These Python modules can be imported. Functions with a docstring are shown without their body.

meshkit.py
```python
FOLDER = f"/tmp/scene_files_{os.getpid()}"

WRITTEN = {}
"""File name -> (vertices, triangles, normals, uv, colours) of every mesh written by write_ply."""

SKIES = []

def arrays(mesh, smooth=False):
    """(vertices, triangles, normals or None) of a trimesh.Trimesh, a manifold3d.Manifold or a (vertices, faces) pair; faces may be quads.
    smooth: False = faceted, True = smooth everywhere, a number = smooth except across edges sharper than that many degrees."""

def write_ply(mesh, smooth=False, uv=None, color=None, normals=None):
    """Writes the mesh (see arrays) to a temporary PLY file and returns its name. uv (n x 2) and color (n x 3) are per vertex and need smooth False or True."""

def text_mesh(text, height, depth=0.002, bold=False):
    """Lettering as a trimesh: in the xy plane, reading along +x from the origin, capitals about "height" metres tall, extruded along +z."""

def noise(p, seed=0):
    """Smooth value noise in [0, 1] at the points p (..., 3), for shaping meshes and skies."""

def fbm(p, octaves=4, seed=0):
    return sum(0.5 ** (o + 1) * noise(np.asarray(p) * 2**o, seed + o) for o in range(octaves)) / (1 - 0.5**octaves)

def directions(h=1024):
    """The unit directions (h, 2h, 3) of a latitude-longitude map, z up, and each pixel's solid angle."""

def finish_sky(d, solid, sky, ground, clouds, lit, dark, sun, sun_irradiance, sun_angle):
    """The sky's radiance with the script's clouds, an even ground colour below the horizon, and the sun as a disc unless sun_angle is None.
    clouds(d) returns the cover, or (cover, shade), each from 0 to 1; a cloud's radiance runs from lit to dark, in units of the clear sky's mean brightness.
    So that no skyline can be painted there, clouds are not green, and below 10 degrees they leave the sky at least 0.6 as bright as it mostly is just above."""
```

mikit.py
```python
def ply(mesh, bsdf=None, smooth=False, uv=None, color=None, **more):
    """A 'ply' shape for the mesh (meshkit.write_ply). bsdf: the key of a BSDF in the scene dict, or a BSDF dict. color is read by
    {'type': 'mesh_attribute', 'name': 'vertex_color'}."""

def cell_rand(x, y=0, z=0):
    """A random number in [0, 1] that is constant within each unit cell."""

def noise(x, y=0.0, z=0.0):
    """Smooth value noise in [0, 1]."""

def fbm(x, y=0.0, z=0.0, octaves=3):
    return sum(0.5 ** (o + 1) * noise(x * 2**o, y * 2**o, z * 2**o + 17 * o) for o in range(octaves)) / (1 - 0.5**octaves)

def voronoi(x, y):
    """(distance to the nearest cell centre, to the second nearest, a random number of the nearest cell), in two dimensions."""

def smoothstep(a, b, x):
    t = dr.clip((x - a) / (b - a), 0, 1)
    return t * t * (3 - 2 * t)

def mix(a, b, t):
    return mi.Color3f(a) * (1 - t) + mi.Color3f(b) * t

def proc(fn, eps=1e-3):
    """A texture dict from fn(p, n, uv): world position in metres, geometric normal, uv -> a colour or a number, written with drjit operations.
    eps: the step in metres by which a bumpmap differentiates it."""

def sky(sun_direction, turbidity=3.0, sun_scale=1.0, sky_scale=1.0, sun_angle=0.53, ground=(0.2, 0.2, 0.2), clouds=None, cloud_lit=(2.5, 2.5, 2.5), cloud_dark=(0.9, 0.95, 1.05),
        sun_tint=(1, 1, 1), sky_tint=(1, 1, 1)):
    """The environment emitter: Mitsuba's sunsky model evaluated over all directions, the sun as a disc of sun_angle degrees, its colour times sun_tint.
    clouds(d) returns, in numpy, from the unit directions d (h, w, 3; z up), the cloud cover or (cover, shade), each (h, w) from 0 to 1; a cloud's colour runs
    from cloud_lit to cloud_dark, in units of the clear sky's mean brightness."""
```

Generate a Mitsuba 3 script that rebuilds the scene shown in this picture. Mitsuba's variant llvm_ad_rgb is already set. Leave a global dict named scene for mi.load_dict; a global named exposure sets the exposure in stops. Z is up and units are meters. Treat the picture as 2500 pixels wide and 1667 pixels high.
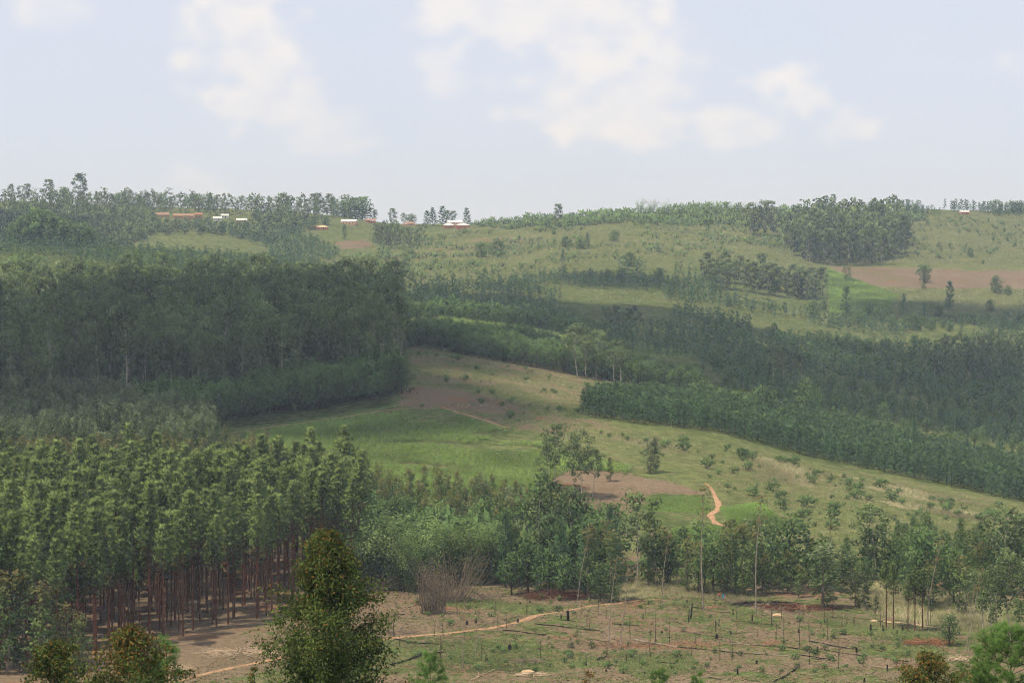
import math
import numpy as np, trimesh, manifold3d
import drjit as dr
import mitsuba as mi, mikit, meshkit
T = mi.ScalarTransform4f
scene, labels = {}, {}
# ------------------------------------------------------------------ camera, sky, exposure
K = 1.2                                  # metres per nominal unit of the layout
F, PW, PH, YH = 5414.0, 2500, 1667, 560  # focal length in pixels of the photograph, its size, its horizon row
CZ = 69 * K
PITCH = math.atan((PH / 2 - YH) / F)
CP, SP = math.cos(PITCH), math.sin(PITCH)
HAZE = 0.000082
scene['camera'] = {'type': 'perspective', 'fov': math.degrees(2 * math.atan(PW / 2 / F)), 'fov_axis': 'x', 'near_clip': 0.5, 'far_clip': 60000.0,
                   'to_world': T().look_at(origin=[0, 0, CZ], target=[0, CP * 10, CZ - SP * 10], up=[0, 0, 1]),
                   'medium': {'type': 'ref', 'id': 'air'}}
scene['air'] = {'type': 'homogeneous', 'albedo': {'type': 'rgb', 'value': [0.95, 0.95, 0.96]}, 'sigma_t': {'type': 'rgb', 'value': [HAZE * .82, HAZE, HAZE * 1.32]}}
SUN = np.array([-0.36, -0.16, 0.92]); SUN /= np.linalg.norm(SUN)
exposure = 2.2


def cloud_cover(d):
    """A thin bright veil with soft cumulus heaps low over the hills."""
    az = np.degrees(np.arctan2(d[..., 0], d[..., 1])); el = np.degrees(np.arcsin(d[..., 2]))
    p = np.stack([az / 1.7, el / 1.1, 0 * az], -1)
    wob = meshkit.fbm(p, 5, 3) - 0.5
    fine = meshkit.fbm(p * 2.6 + 9, 3, 5) - 0.5
    cover = 0.82 + 0.12 * (meshkit.fbm(p * 0.5 + 4, 3, 8) - 0.5)
    heaps = np.zeros_like(az)
    for a, e, ra, re, s in HEAPS:
        q = ((az - a) / ra) ** 2 + ((el - e) / re) ** 2
        heaps = np.maximum(heaps, s * (.80 + 1.1 * fine) * mi_smooth(1.15, .1, q - 2.4 * wob - 2.0 * fine))
    far = meshkit.fbm(np.stack([d[..., 0] * 3, d[..., 1] * 3, d[..., 2] * 6], -1) + 2, 5, 11)
    heaps = np.maximum(heaps, 0.8 * mi_smooth(0.52, 0.75, far) * mi_smooth(7, 14, el))
    return np.clip(cover + (1 - cover) * 0.8 * heaps, 0, 1), np.clip(1 - heaps, 0, 1)


def mi_smooth(a, b, x):
    t = np.clip((x - a) / (b - a), 0, 1)
    return t * t * (3 - 2 * t)


# azimuth, elevation, half-width, half-height (degrees), strength of the heaps that the photograph shows
HEAPS = [(-7.1, 5.4, 1.2, 1.1, 1.0), (-6.6, 4.3, 1.9, 1.1, 1.0), (-5.8, 3.2, 1.7, 1.0, .9), (-5.1, 2.5, 1.4, .7, .6), (-0.9, 5.7, 2.6, .85, 1.0), (1.4, 5.5, 2.6, 1.1, 1.0), (2.8, 4.7, 1.8, 1.1, 1.0), (3.6, 3.9, 1.3, .9, .9),
         (0.9, 3.3, 1.5, .75, .95), (2.0, 2.6, 2.2, .7, 1.0), (3.2, 2.7, 1.2, .6, .8), (7.2, 3.2, 1.5, .85, 1.0), (6.2, 2.7, 1.7, .6, .85), (8.4, 2.7, 1.2, .6, .8), (-11.4, 5.5, 1.2, .5, .6), (12.6, 4.2, .9, .35, .55), (-1.9, 4.4, .6, .4, .65), (-1.6, 3.7, .55, .4, .65), (-8.0, 1.2, 1.0, .4, .45)]
scene['sky'] = mikit.sky(SUN.tolist(), turbidity=3, sun_scale=0.68, sun_angle=2.0, clouds=cloud_cover, cloud_lit=(2.22, 2.14, 2.12), cloud_dark=(1.86, 1.90, 2.10), ground=(0.10, 0.11, 0.07))
labels['sky'] = {'label': 'pale hazy sky with soft white cumulus', 'kind': 'structure'}

# ------------------------------------------------------------------ helpers
rng = np.random.default_rng(20240611)
COUNT = {}


def key_for(name):
    n = COUNT.get(name, 0); COUNT[name] = n + 1
    return name if n == 0 else f'{name}_{n:03d}'


def ref(k):
    return {'type': 'ref', 'id': k}


def project(x, y, z):
    zc = y * CP - (z - CZ) * SP; uc = y * SP + (z - CZ) * CP
    zc = np.maximum(zc, 1e-3)
    return PW / 2 + F * x / zc, PH / 2 - F * uc / zc


def ray(sx, sy):
    a, b = (sx - PW / 2) / F, (PH / 2 - sy) / F
    return np.array([a, CP + b * SP, -SP + b * CP])


def inside(px, py, poly):
    poly = np.asarray(poly, float); r = np.zeros(np.shape(px), bool)
    x1, y1 = poly[:, 0], poly[:, 1]; x2, y2 = np.roll(x1, -1), np.roll(y1, -1)
    for a, b, c, d in zip(x1, y1, x2, y2):
        if b != d:
            r ^= ((b > py) != (d > py)) & (px < (c - a) * (py - b) / (d - b) + a)
    return r


def pchip(x, y):
    from scipy.interpolate import PchipInterpolator
    return PchipInterpolator(x, y, axis=0)


# ------------------------------------------------------------------ materials
def rgb(c):
    return {'type': 'rgb', 'value': list(c)}


def foliage(key, c0, c1, tip, trans=0.6, rough=0.55, scale=6.0, eta=1.3, amp=1.0):
    a, b, c = tuple(c0), tuple(c1), tuple(tip)

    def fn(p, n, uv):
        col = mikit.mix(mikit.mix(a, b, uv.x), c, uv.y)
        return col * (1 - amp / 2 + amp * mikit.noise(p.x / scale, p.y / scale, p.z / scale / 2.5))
    scene[key] = {'type': 'principledthin', 'base_color': mikit.proc(fn), 'roughness': rough, 'diff_trans': trans, 'eta': eta, 'spec_trans': 0.0}


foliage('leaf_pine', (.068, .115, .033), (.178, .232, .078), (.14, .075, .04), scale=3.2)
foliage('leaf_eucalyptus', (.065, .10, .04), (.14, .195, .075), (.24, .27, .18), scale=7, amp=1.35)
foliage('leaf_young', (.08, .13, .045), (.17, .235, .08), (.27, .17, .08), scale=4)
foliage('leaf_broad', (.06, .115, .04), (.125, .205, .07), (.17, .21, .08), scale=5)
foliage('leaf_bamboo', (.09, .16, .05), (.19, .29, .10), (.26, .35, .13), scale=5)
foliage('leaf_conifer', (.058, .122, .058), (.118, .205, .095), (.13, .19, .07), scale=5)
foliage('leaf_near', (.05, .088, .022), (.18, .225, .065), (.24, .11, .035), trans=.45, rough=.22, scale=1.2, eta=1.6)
foliage('leaf_grass', (.09, .13, .045), (.18, .195, .08), (.34, .30, .20), scale=12)
foliage('leaf_maize', (.12, .215, .05), (.235, .335, .095), (.26, .27, .13), scale=18)
foliage('leaf_dead', (.16, .09, .055), (.26, .16, .09), (.34, .25, .17), scale=2)
for k, c in dict(bark_pine=(.13, .06, .038), bark_pale=(.50, .44, .36), bark_grey=(.22, .18, .14), bark_dark=(.06, .045, .035), char=(.025, .022, .02), wood_pale=(.50, .40, .27), wood_grey=(.34, .29, .235),
                 dead_stick=(.22, .175, .13), bamboo_culm=(.22, .22, .09)).items():
    def barkfn(p, n, uv, c=tuple(c)):
        return mi.Color3f(*c) * (.65 + .7 * mikit.noise(p.x * 3, p.y * 3, p.z * 1.2))
    scene[k] = {'type': 'twosided', 'bsdf': {'type': 'diffuse', 'reflectance': mikit.proc(barkfn)}}


def ground_colour(p, n, uv):
    """uv.x: how bare the soil lies, uv.y: what the grass is, from dark undergrowth over green to dry straw."""
    big = mikit.fbm(p.x / 23, p.y / 23, 3.3, octaves=3); mid = mikit.fbm(p.x / 5, p.y / 5, 1.7, octaves=3); small = mikit.noise(p.x / .7, p.y / .7, 5.1); tiny = mikit.noise(p.x / .28, p.y / .28, 9.1)
    patch = mikit.noise(p.x / 2.1, p.y / 1.5, 11.3)
    t = dr.clip(uv.y + .30 * (mid - .5) + .24 * (small - .5) + .34 * (big - .5) + .22 * (patch - .5), 0, 1)
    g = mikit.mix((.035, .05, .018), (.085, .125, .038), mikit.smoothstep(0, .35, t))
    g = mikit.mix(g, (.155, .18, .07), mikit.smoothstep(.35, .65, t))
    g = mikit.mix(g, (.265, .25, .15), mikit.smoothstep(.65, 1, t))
    g = mikit.mix(g, (.15, .11, .075), .55 * mikit.smoothstep(.58, .8, mikit.fbm(p.x / 3.3, p.y / 2.2, 31., octaves=3)))
    g = g * (.6 + .45 * tiny) * (.75 + .5 * patch)
    s = mikit.mix((.13, .096, .062), (.20, .155, .105), big) * (.7 + .35 * small + .25 * tiny)
    s = mikit.mix(s, (.19, .11, .068), mikit.smoothstep(.7, .95, mikit.noise(p.x / 9, p.y / 9, 21.)))
    w = mikit.smoothstep(.42, .58, uv.x + .55 * (mid - .5) + .5 * (big - .5) + .3 * (small - .5))
    return mikit.mix(g, s, w)


scene['ground_mat'] = {'type': 'twosided', 'bsdf': {'type': 'diffuse', 'reflectance': mikit.proc(ground_colour)}}


def path_colour(p, n, uv):
    return mikit.mix((.30, .175, .10), (.42, .28, .17), mikit.fbm(p.x / 1.5, p.y / 1.5, 2.)) * (.8 + .4 * mikit.noise(p.x * 2.5, p.y * 2.5, 0.))


scene['path_mat'] = {'type': 'twosided', 'bsdf': {'type': 'diffuse', 'reflectance': mikit.proc(path_colour)}}
for k, c in dict(paint_white=(.64, .64, .62), roof_tin=(.62, .64, .66), roof_rust=(.36, .22, .15), roof_straw=(.55, .44, .27), wall_brick=(.38, .19, .115), wall_pale=(.55, .36, .25), wall_red=(.45, .15, .10), dark_hole=(.03, .03, .03),
                 shirt_red=(.75, .14, .12), shirt_white=(.75, .72, .72), dress_blue=(.07, .36, .60), dress_navy=(.02, .04, .16), bag_pink=(.85, .35, .30), skin=(.10, .055, .035), hair=(.012, .01, .01), trousers=(.12, .10, .09),
                 steel=(.35, .36, .38)).items():
    scene[k] = {'type': 'twosided', 'bsdf': {'type': 'diffuse', 'reflectance': rgb(c)}}


def brick_colour(p, n, uv):
    return mikit.mix((.40, .15, .08), (.62, .33, .20), mikit.cell_rand(p.x * 4, p.y * 8, p.z * 8))


scene['brick_mat'] = {'type': 'twosided', 'bsdf': {'type': 'diffuse', 'reflectance': mikit.proc(brick_colour)}}
scene['brick_pale'] = {'type': 'twosided', 'bsdf': {'type': 'diffuse', 'reflectance': rgb((.62, .36, .22))}}
scene['sawdust'] = {'type': 'twosided', 'bsdf': {'type': 'diffuse', 'reflectance': rgb((.50, .36, .22))}}
scene['leaf_dead_wood'] = {'type': 'twosided', 'bsdf': {'type': 'diffuse', 'reflectance': rgb((.30, .15, .08))}}
scene['cloud_mat'] = {'type': 'twosided', 'bsdf': {'type': 'diffuse', 'reflectance': rgb((.85, .85, .85))}}
# ------------------------------------------------------------------ terrain
COLS = np.array([-300, 0, 400, 800, 1000, 1250, 1500, 1750, 2000, 2250, 2500, 2800.])
ROWS = {360: [1598] * 12, 420: [1449] * 12, 470: [1355] * 9 + [1360, 1365, 1370],
        510: [1270, 1270, 1265, 1245, 1240, 1245, 1285, 1290, 1295, 1305, 1320, 1330],
        560: [1150, 1150, 1145, 1130, 1140, 1155, 1165, 1185, 1215, 1250, 1290, 1310],
        650: [1060, 1060, 1050, 1020, 995, 1000, 1020, 1060, 1130, 1180, 1225, 1260],
        750: [940, 940, 935, 925, 905, 935, 975, 1010, 1070, 1120, 1165, 1200],
        850: [860, 860, 850, 850, 848, 885, 930, 965, 1020, 1070, 1120, 1150],
        1000: [790, 790, 785, 790, 795, 820, 860, 900, 950, 990, 1030, 1060],
        1150: [690, 690, 700, 720, 745, 775, 800, 835, 880, 900, 915, 940],
        1300: [610, 612, 630, 680, 715, 735, 755, 785, 830, 845, 865, 880],
        1400: [585, 588, 608, 665, 690, 705, 720, 745, 785, 800, 815, 830],
        1600: [615, 620, 630, 650, 645, 640, 645, 660, 700, 715, 725, 735],
        1800: [560, 560, 580, 598, 600, 590, 580, 590, 620, 640, 650, 655],
        1950: [520, 523, 543, 556, 575, 550, 538, 545, 580, 590, 600, 605],
        2100: [490, 494, 508, 524, 548, 540, 525, 512, 545, 548, 555, 560],
        2250: [508, 509, 522, 540, 560, 560, 540, 510, 512, 515, 515, 515],
        2500: [575] * 12, 3300: [640] * 12}
NEAR = {-60: 80, 0: 67.2, 50: 54, 100: 44, 150: 34, 200: 23, 250: 12.5, 300: 3.6, 330: .6}
_ys, _zs = [], []
for yy, zz in NEAR.items():
    _ys.append(yy * K); _zs.append([zz * K] * 12)
for yy, row in ROWS.items():
    _ys.append(yy * K)
    _zs.append([CZ + (lambda d: d[2] / d[1])(ray(c, r)) * yy * K for c, r in zip(COLS, row)])
_rowfit = pchip(np.array(_ys), np.array(_zs))
UCOL = (COLS - PW / 2) / F
YG = np.concatenate([np.arange(-60, 380, 6.), np.arange(380, 900, 2.1), 900 * np.exp(np.arange(0, 1.23, .0039)), [3150, 3250, 3400, 3600, 3900]])
UG = np.concatenate([-np.geomspace(1.3, .28, 18), np.linspace(-.26, .26, 250), np.geomspace(.28, 1.3, 18)])
_zt = _rowfit(YG)
ZG = pchip(UCOL, _zt.T)(np.clip(UG, UCOL[0], UCOL[-1])).T
XG = UG[None, :] * np.maximum(YG, 60)[:, None]
_p = np.stack([XG, np.broadcast_to(YG[:, None], XG.shape), 0 * XG], -1)
_amp = np.interp(YG, [0, 350, 500, 700, 1100, 2000], [.3, .5, .6, 1.5, 4, 6])[:, None]
ZG = ZG + _amp * (meshkit.fbm(_p / 55, 3, 1) - .5) + .5 * (meshkit.fbm(_p / 9, 3, 2) - .5)
from scipy.interpolate import RegularGridInterpolator
_hf = RegularGridInterpolator((YG, UG), ZG, bounds_error=False, fill_value=None)


def H(x, y):
    x, y = np.asarray(x, float), np.asarray(y, float)
    return _hf(np.stack([y, np.clip(x / np.maximum(y, 60), -1.3, 1.3)], -1))


def ground_at(sx, sy, y0=330, y1=2700):
    """The point of the ground that the ray through (sx, sy) meets first beyond y0 (nominal)."""
    d = ray(sx, sy); ys = np.arange(y0 * K, y1 * K, 1.0)
    pz = CZ + d[2] / d[1] * ys; hit = np.nonzero(pz <= H(d[0] / d[1] * ys, ys))[0]
    y = ys[hit[0]] if len(hit) else ys[np.argmin(pz - H(d[0] / d[1] * ys, ys))]
    x = d[0] / d[1] * y
    return np.array([x, y, float(H(x, y).ravel()[0])])


SX, SY = project(XG, np.broadcast_to(YG[:, None], XG.shape), ZG)
_j = (meshkit.fbm(_p / 14, 3, 6) - .5)
_j2 = (meshkit.fbm(_p / 14 + 50, 3, 7) - .5)
_wob = 20 * np.clip(700 / np.maximum(YG, 100), .3, 1.2)[:, None]
QX, QY = SX + _wob * 2 * _j, SY + _wob * .6 * _j2
YN = np.broadcast_to(YG[:, None] / K, XG.shape)
soil, tone = np.full(XG.shape, .12), np.full(XG.shape, .5)


def splat(s, t, poly=None, y0=0, y1=9999):
    m = (YN >= y0) & (YN < y1)
    if poly is not None:
        m &= inside(QX, QY, poly)
    soil[m], tone[m] = s, t


splat(.35, .4, None, -99, 330)
splat(.52, .5, None, 330, 478)
splat(.92, .3, [(-900, 1700), (-900, 1300), (900, 1300), (900, 1400), (640, 1520), (250, 1660)], 330, 500)
splat(.62, .5, [(250, 1680), (640, 1520), (950, 1420), (1330, 1470), (1330, 1500), (900, 1560), (620, 1660)], 330, 478)
splat(.40, .45, [(480, 1667), (700, 1625), (950, 1560), (1250, 1560), (1420, 1590), (1500, 1620), (1300, 1645), (1000, 1615), (900, 1667)], 330, 478)
splat(.15, .5, [(1510, 1612), (1680, 1600), (1700, 1625), (1600, 1650), (1500, 1640)], 330, 478)
splat(.42, .48, [(1900, 1640), (2100, 1625), (2200, 1667), (1450, 1667), (1500, 1650)], 330, 478)
splat(.3, .45, [(1960, 1495), (2060, 1498), (2330, 1545), (2330, 1570), (2160, 1560), (2000, 1520)], 330, 478)
splat(.2, .44, [(2100, 1560), (2280, 1580), (2280, 1610), (2120, 1600)], 330, 478)
splat(.15, .55, [(1050, 1455), (1350, 1480), (1320, 1495), (1050, 1475)], 330, 478)
splat(.05, .8, [(1500, 1465), (1560, 1400), (1700, 1420), (1840, 1455), (1800, 1470), (1640, 1450)], 330, 500)
splat(.03, .8, [(2080, 1440), (2200, 1420), (2450, 1480), (2450, 1560), (2300, 1530)], 330, 500)
splat(.8, .5, [(1830, 1468), (1900, 1470), (2300, 1540), (2280, 1550), (1900, 1492), (1830, 1480)], 330, 478)
splat(.14, .55, None, 478, 560)
splat(.26, .58, [(1350, 1000), (1450, 1020), (2700, 1230), (2700, 1420), (1700, 1420), (1300, 1200)], 478, 700)
splat(.14, .58, [(1850, 1330), (2500, 1330), (2500, 1420), (1700, 1420)], 440, 560)
splat(.34, .62, [(1450, 1030), (2000, 1120), (2500, 1200), (2500, 1260), (1900, 1180), (1500, 1130)], 500, 720)
splat(.3, .5, [(560, 1060), (760, 1035), (1000, 998), (1100, 1005), (1320, 1070), (1560, 1140), (1540, 1160), (1400, 1150), (1330, 1200), (1100, 1250), (560, 1200)], 500, 720)
splat(.62, .5, [(1400, 1190), (1430, 1168), (1530, 1155), (1640, 1175), (1715, 1205), (1735, 1262), (1700, 1292), (1400, 1300), (1380, 1240)], 470, 640)
splat(.45, .5, [(1580, 1250), (1735, 1250), (1735, 1295), (1400, 1320), (1400, 1285)], 470, 640)
splat(.7, .5, [(1300, 1185), (1400, 1145), (1545, 1152), (1440, 1168), (1330, 1215)], 470, 640)
splat(.05, .38, [(1582, 1212), (1722, 1212), (1735, 1250), (1580, 1250)], 470, 640)
splat(.12, .45, [(1755, 1240), (1850, 1230), (1900, 1300), (1800, 1300)], 470, 640)
splat(.44, .55, [(960, 1000), (960, 840), (1020, 840), (1700, 960), (1480, 1040), (1350, 1060), (1240, 1050), (1090, 1000)], 600, 900)
splat(.75, .5, [(980, 990), (990, 945), (1100, 950), (1260, 985), (1250, 1010), (1100, 1000)], 600, 900)
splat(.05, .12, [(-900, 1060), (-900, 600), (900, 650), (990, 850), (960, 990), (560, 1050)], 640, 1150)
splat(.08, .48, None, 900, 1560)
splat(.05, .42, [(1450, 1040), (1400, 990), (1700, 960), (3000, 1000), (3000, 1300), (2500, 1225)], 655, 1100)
splat(.1, .52, [(1060, 765), (1300, 785), (1660, 855), (1720, 880), (1500, 885), (1250, 855), (1060, 805)], 880, 1250)
splat(.12, .60, [(900, 690), (800, 640), (1150, 552), (1500, 528), (1900, 560), (1900, 640), (1700, 625), (1400, 640), (1280, 680), (1100, 700)], 1250, 2300)
splat(.42, .72, [(880, 640), (1150, 585), (1240, 573), (1420, 580), (1300, 600), (1000, 640)], 1250, 2300)
splat(.1, .63, [(1250, 600), (1500, 560), (1800, 560), (1950, 640), (1800, 620), (1500, 620), (1300, 625)], 1250, 2300)
splat(.1, .60, [(1900, 640), (2200, 580), (2240, 525), (2700, 515), (2700, 780), (2250, 765), (2150, 780), (1980, 740)], 1350, 2300)
splat(.66, .7, [(2010, 648), (2200, 655), (2700, 662), (2700, 706), (2200, 704), (2120, 696)], 1400, 2300)
splat(.06, .42, [(2008, 650), (2110, 690), (2200, 722), (2170, 765), (2030, 772), (1975, 760), (1960, 720), (1990, 690)], 1350, 2000)
splat(.05, .35, [(2200, 735), (2320, 745), (2320, 775), (2200, 770)], 1350, 2000)
splat(.75, .8, [(1, 628), (120, 628), (310, 655), (300, 680), (110, 655), (0, 640)], 1000, 1500)
splat(.05, .28, [(-300, 560), (200, 575), (420, 600), (900, 650), (800, 700), (-300, 660)], 1150, 1500)
splat(.05, .5, [(370, 580), (540, 578), (660, 612), (620, 640), (450, 625)], 1500, 2200)
splat(.05, .3, None, 2240, 9999)
splat(.1, .5, [(780, 560), (1000, 540), (1100, 560), (1000, 610), (820, 600)], 1600, 2200)
splat(.7, .6, [(810, 590), (900, 585), (920, 605), (830, 608)], 1500, 2200)
from scipy.ndimage import gaussian_filter
soil, tone = gaussian_filter(soil, .8), gaussian_filter(tone, .8)
_ny, _nu = XG.shape
_i = np.arange(_ny * _nu).reshape(_ny, _nu)
_q = np.stack([_i[:-1, :-1], _i[:-1, 1:], _i[1:, 1:], _i[1:, :-1]], -1).reshape(-1, 4)
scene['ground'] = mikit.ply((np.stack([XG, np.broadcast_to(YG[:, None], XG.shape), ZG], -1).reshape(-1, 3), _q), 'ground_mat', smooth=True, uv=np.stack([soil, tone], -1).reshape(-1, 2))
labels['ground'] = {'label': 'rolling hill country with clearing, fields and slopes', 'kind': 'structure'}


def ribbon(name, pts, width, label, lift=.07, y0=330):
    P = np.array([ground_at(sx, sy, y0) for sx, sy in pts])[:, :2]
    s = np.concatenate([[0], np.cumsum(np.linalg.norm(np.diff(P, axis=0), axis=1))])
    q = np.arange(0, s[-1], .8); C = pchip(s, P)(q)
    t = np.gradient(C, axis=0); t /= np.linalg.norm(t, axis=1, keepdims=True); n = np.stack([-t[:, 1], t[:, 0]], 1)
    wv = width * (.35 + 1.3 * meshkit.fbm(np.stack([q / 5, 0 * q, 0 * q], 1), 3, 9))
    wv = wv * np.clip(np.minimum(q, s[-1] - q) / 14 + .12, 0, 1)
    C = C + n * (.5 * (meshkit.fbm(np.stack([q / 4, 0 * q + 7, 0 * q], 1), 2, 4)[:, None] - .5))
    rows = []
    for k in np.linspace(-.5, .5, 5):
        X = C + n * (k * wv)[:, None]
        rows.append(np.column_stack([X, H(X[:, 0], X[:, 1]) + lift - .1 * (abs(k) > .4)]))
    V = np.stack(rows, 1); m = len(q)
    i = np.arange(m * 5).reshape(m, 5)
    k = key_for(name)
    scene[k] = mikit.ply((V.reshape(-1, 3), np.stack([i[:-1, :-1], i[:-1, 1:], i[1:, 1:], i[1:, :-1]], -1).reshape(-1, 4)), 'path_mat', smooth=True)
    labels[k] = {'label': label, 'kind': 'structure'}


ribbon('path', [(300, 1690), (420, 1664), (520, 1640), (640, 1615), (800, 1590), (940, 1562), (1090, 1547), (1200, 1532), (1260, 1521), (1310, 1502), (1385, 1491), (1440, 1480), (1480, 1475), (1560, 1466), (1615, 1464)], 1.6, 'pale sandy footpath winding through the burnt clearing')
ribbon('path', [(1722, 1178), (1740, 1198), (1752, 1225), (1750, 1245), (1735, 1258), (1745, 1275), (1790, 1290), (1818, 1302)], 1.8, 'bare orange footpath climbing beside the small green plot', y0=440)
ribbon('path', [(1068, 992), (1095, 1000), (1130, 1011), (1190, 1028), (1245, 1046)], 1.8, 'reddish track along the far right edge of the maize field', y0=560)
ribbon('path', [(600, 1050), (660, 1042), (760, 1030), (890, 1010), (985, 1000)], 1.3, 'red earth track between the maize field and the tall forest', y0=560)
# ------------------------------------------------------------------ plant builders: each returns (vertices, faces, uv) lists
class Mesh:
    """Triangles with uv (tint, tip) and normals; leaves carry the normal of the clump they grow on."""

    def __init__(s): s.v, s.f, s.t, s.m, s.n = [], [], [], [], 0

    def add(s, v, f, uv, nrm):
        s.v.append(v); s.f.append(np.asarray(f) + s.n); s.t.append(uv); s.m.append(nrm); s.n += len(v)

    def arrays(s):
        return np.vstack(s.v), np.vstack(s.f), np.vstack(s.t), np.vstack(s.m)

    def blades(s, P, D, L, Wd, tint, tip, r, nrm=None):
        """Pointed blades: one triangle each."""
        n = len(P); D = unit(np.broadcast_to(D, P.shape)); S = unit(np.cross(D, r.normal(size=(n, 3)))); nrm = np.cross(S, D) if nrm is None else unit(np.broadcast_to(nrm, P.shape)); S = S * (np.broadcast_to(Wd, n) / 2)[:, None]
        V = np.stack([P - S, P + S, P + D * np.broadcast_to(L, n)[:, None]], 1).reshape(-1, 3)
        s.add(V, np.arange(3 * n).reshape(-1, 3), np.repeat(np.stack([np.broadcast_to(tint, n), np.broadcast_to(tip, n)], 1), 3, 0), np.repeat(nrm, 3, 0))

    def leaves(s, P, D, L, Wd, tint, tip, r, fold=0.0, nrm=None):
        """Lozenge leaves: two triangles each, folded along the midrib."""
        n = len(P); D = unit(np.broadcast_to(D, P.shape)); S = unit(np.cross(D, r.normal(size=(n, 3)))); N = np.cross(S, D); nrm = N if nrm is None else unit(np.broadcast_to(nrm, P.shape))
        L, Wd = np.broadcast_to(L, n)[:, None], np.broadcast_to(Wd, n)[:, None]
        M = P + D * L * .42 + N * fold * Wd
        V = np.stack([P, M + S * Wd / 2, P + D * L, M - S * Wd / 2], 1).reshape(-1, 3)
        i = np.arange(n)[:, None] * 4
        s.add(V, np.vstack([i + [[0, 1, 2]], i + [[0, 2, 3]]]), np.repeat(np.stack([np.broadcast_to(tint, n), np.broadcast_to(tip, n)], 1), 4, 0), np.repeat(nrm, 4, 0))

    def tube(s, pts, rad, sides=5, tint=.5, tip=0.):
        pts = np.asarray(pts, float); rad = np.broadcast_to(rad, len(pts))
        t = unit(np.gradient(pts, axis=0)); a = unit(np.cross(t, [0.31, .95, .05])); b = np.cross(t, a)
        an = np.arange(sides) * 2 * np.pi / sides
        N = np.cos(an)[None, :, None] * a[:, None] + np.sin(an)[None, :, None] * b[:, None]
        V = (pts[:, None] + rad[:, None, None] * N).reshape(-1, 3)
        m = len(pts); i, j = np.meshgrid(np.arange(m - 1), np.arange(sides), indexing='ij'); k = (j + 1) % sides
        f = np.stack([i * sides + j, i * sides + k, (i + 1) * sides + k, (i + 1) * sides + j], -1).reshape(-1, 4)
        s.add(V, np.vstack([f[:, [0, 1, 2]], f[:, [0, 2, 3]]]), np.tile([[tint, tip]], (len(V), 1)), N.reshape(-1, 3))


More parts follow.
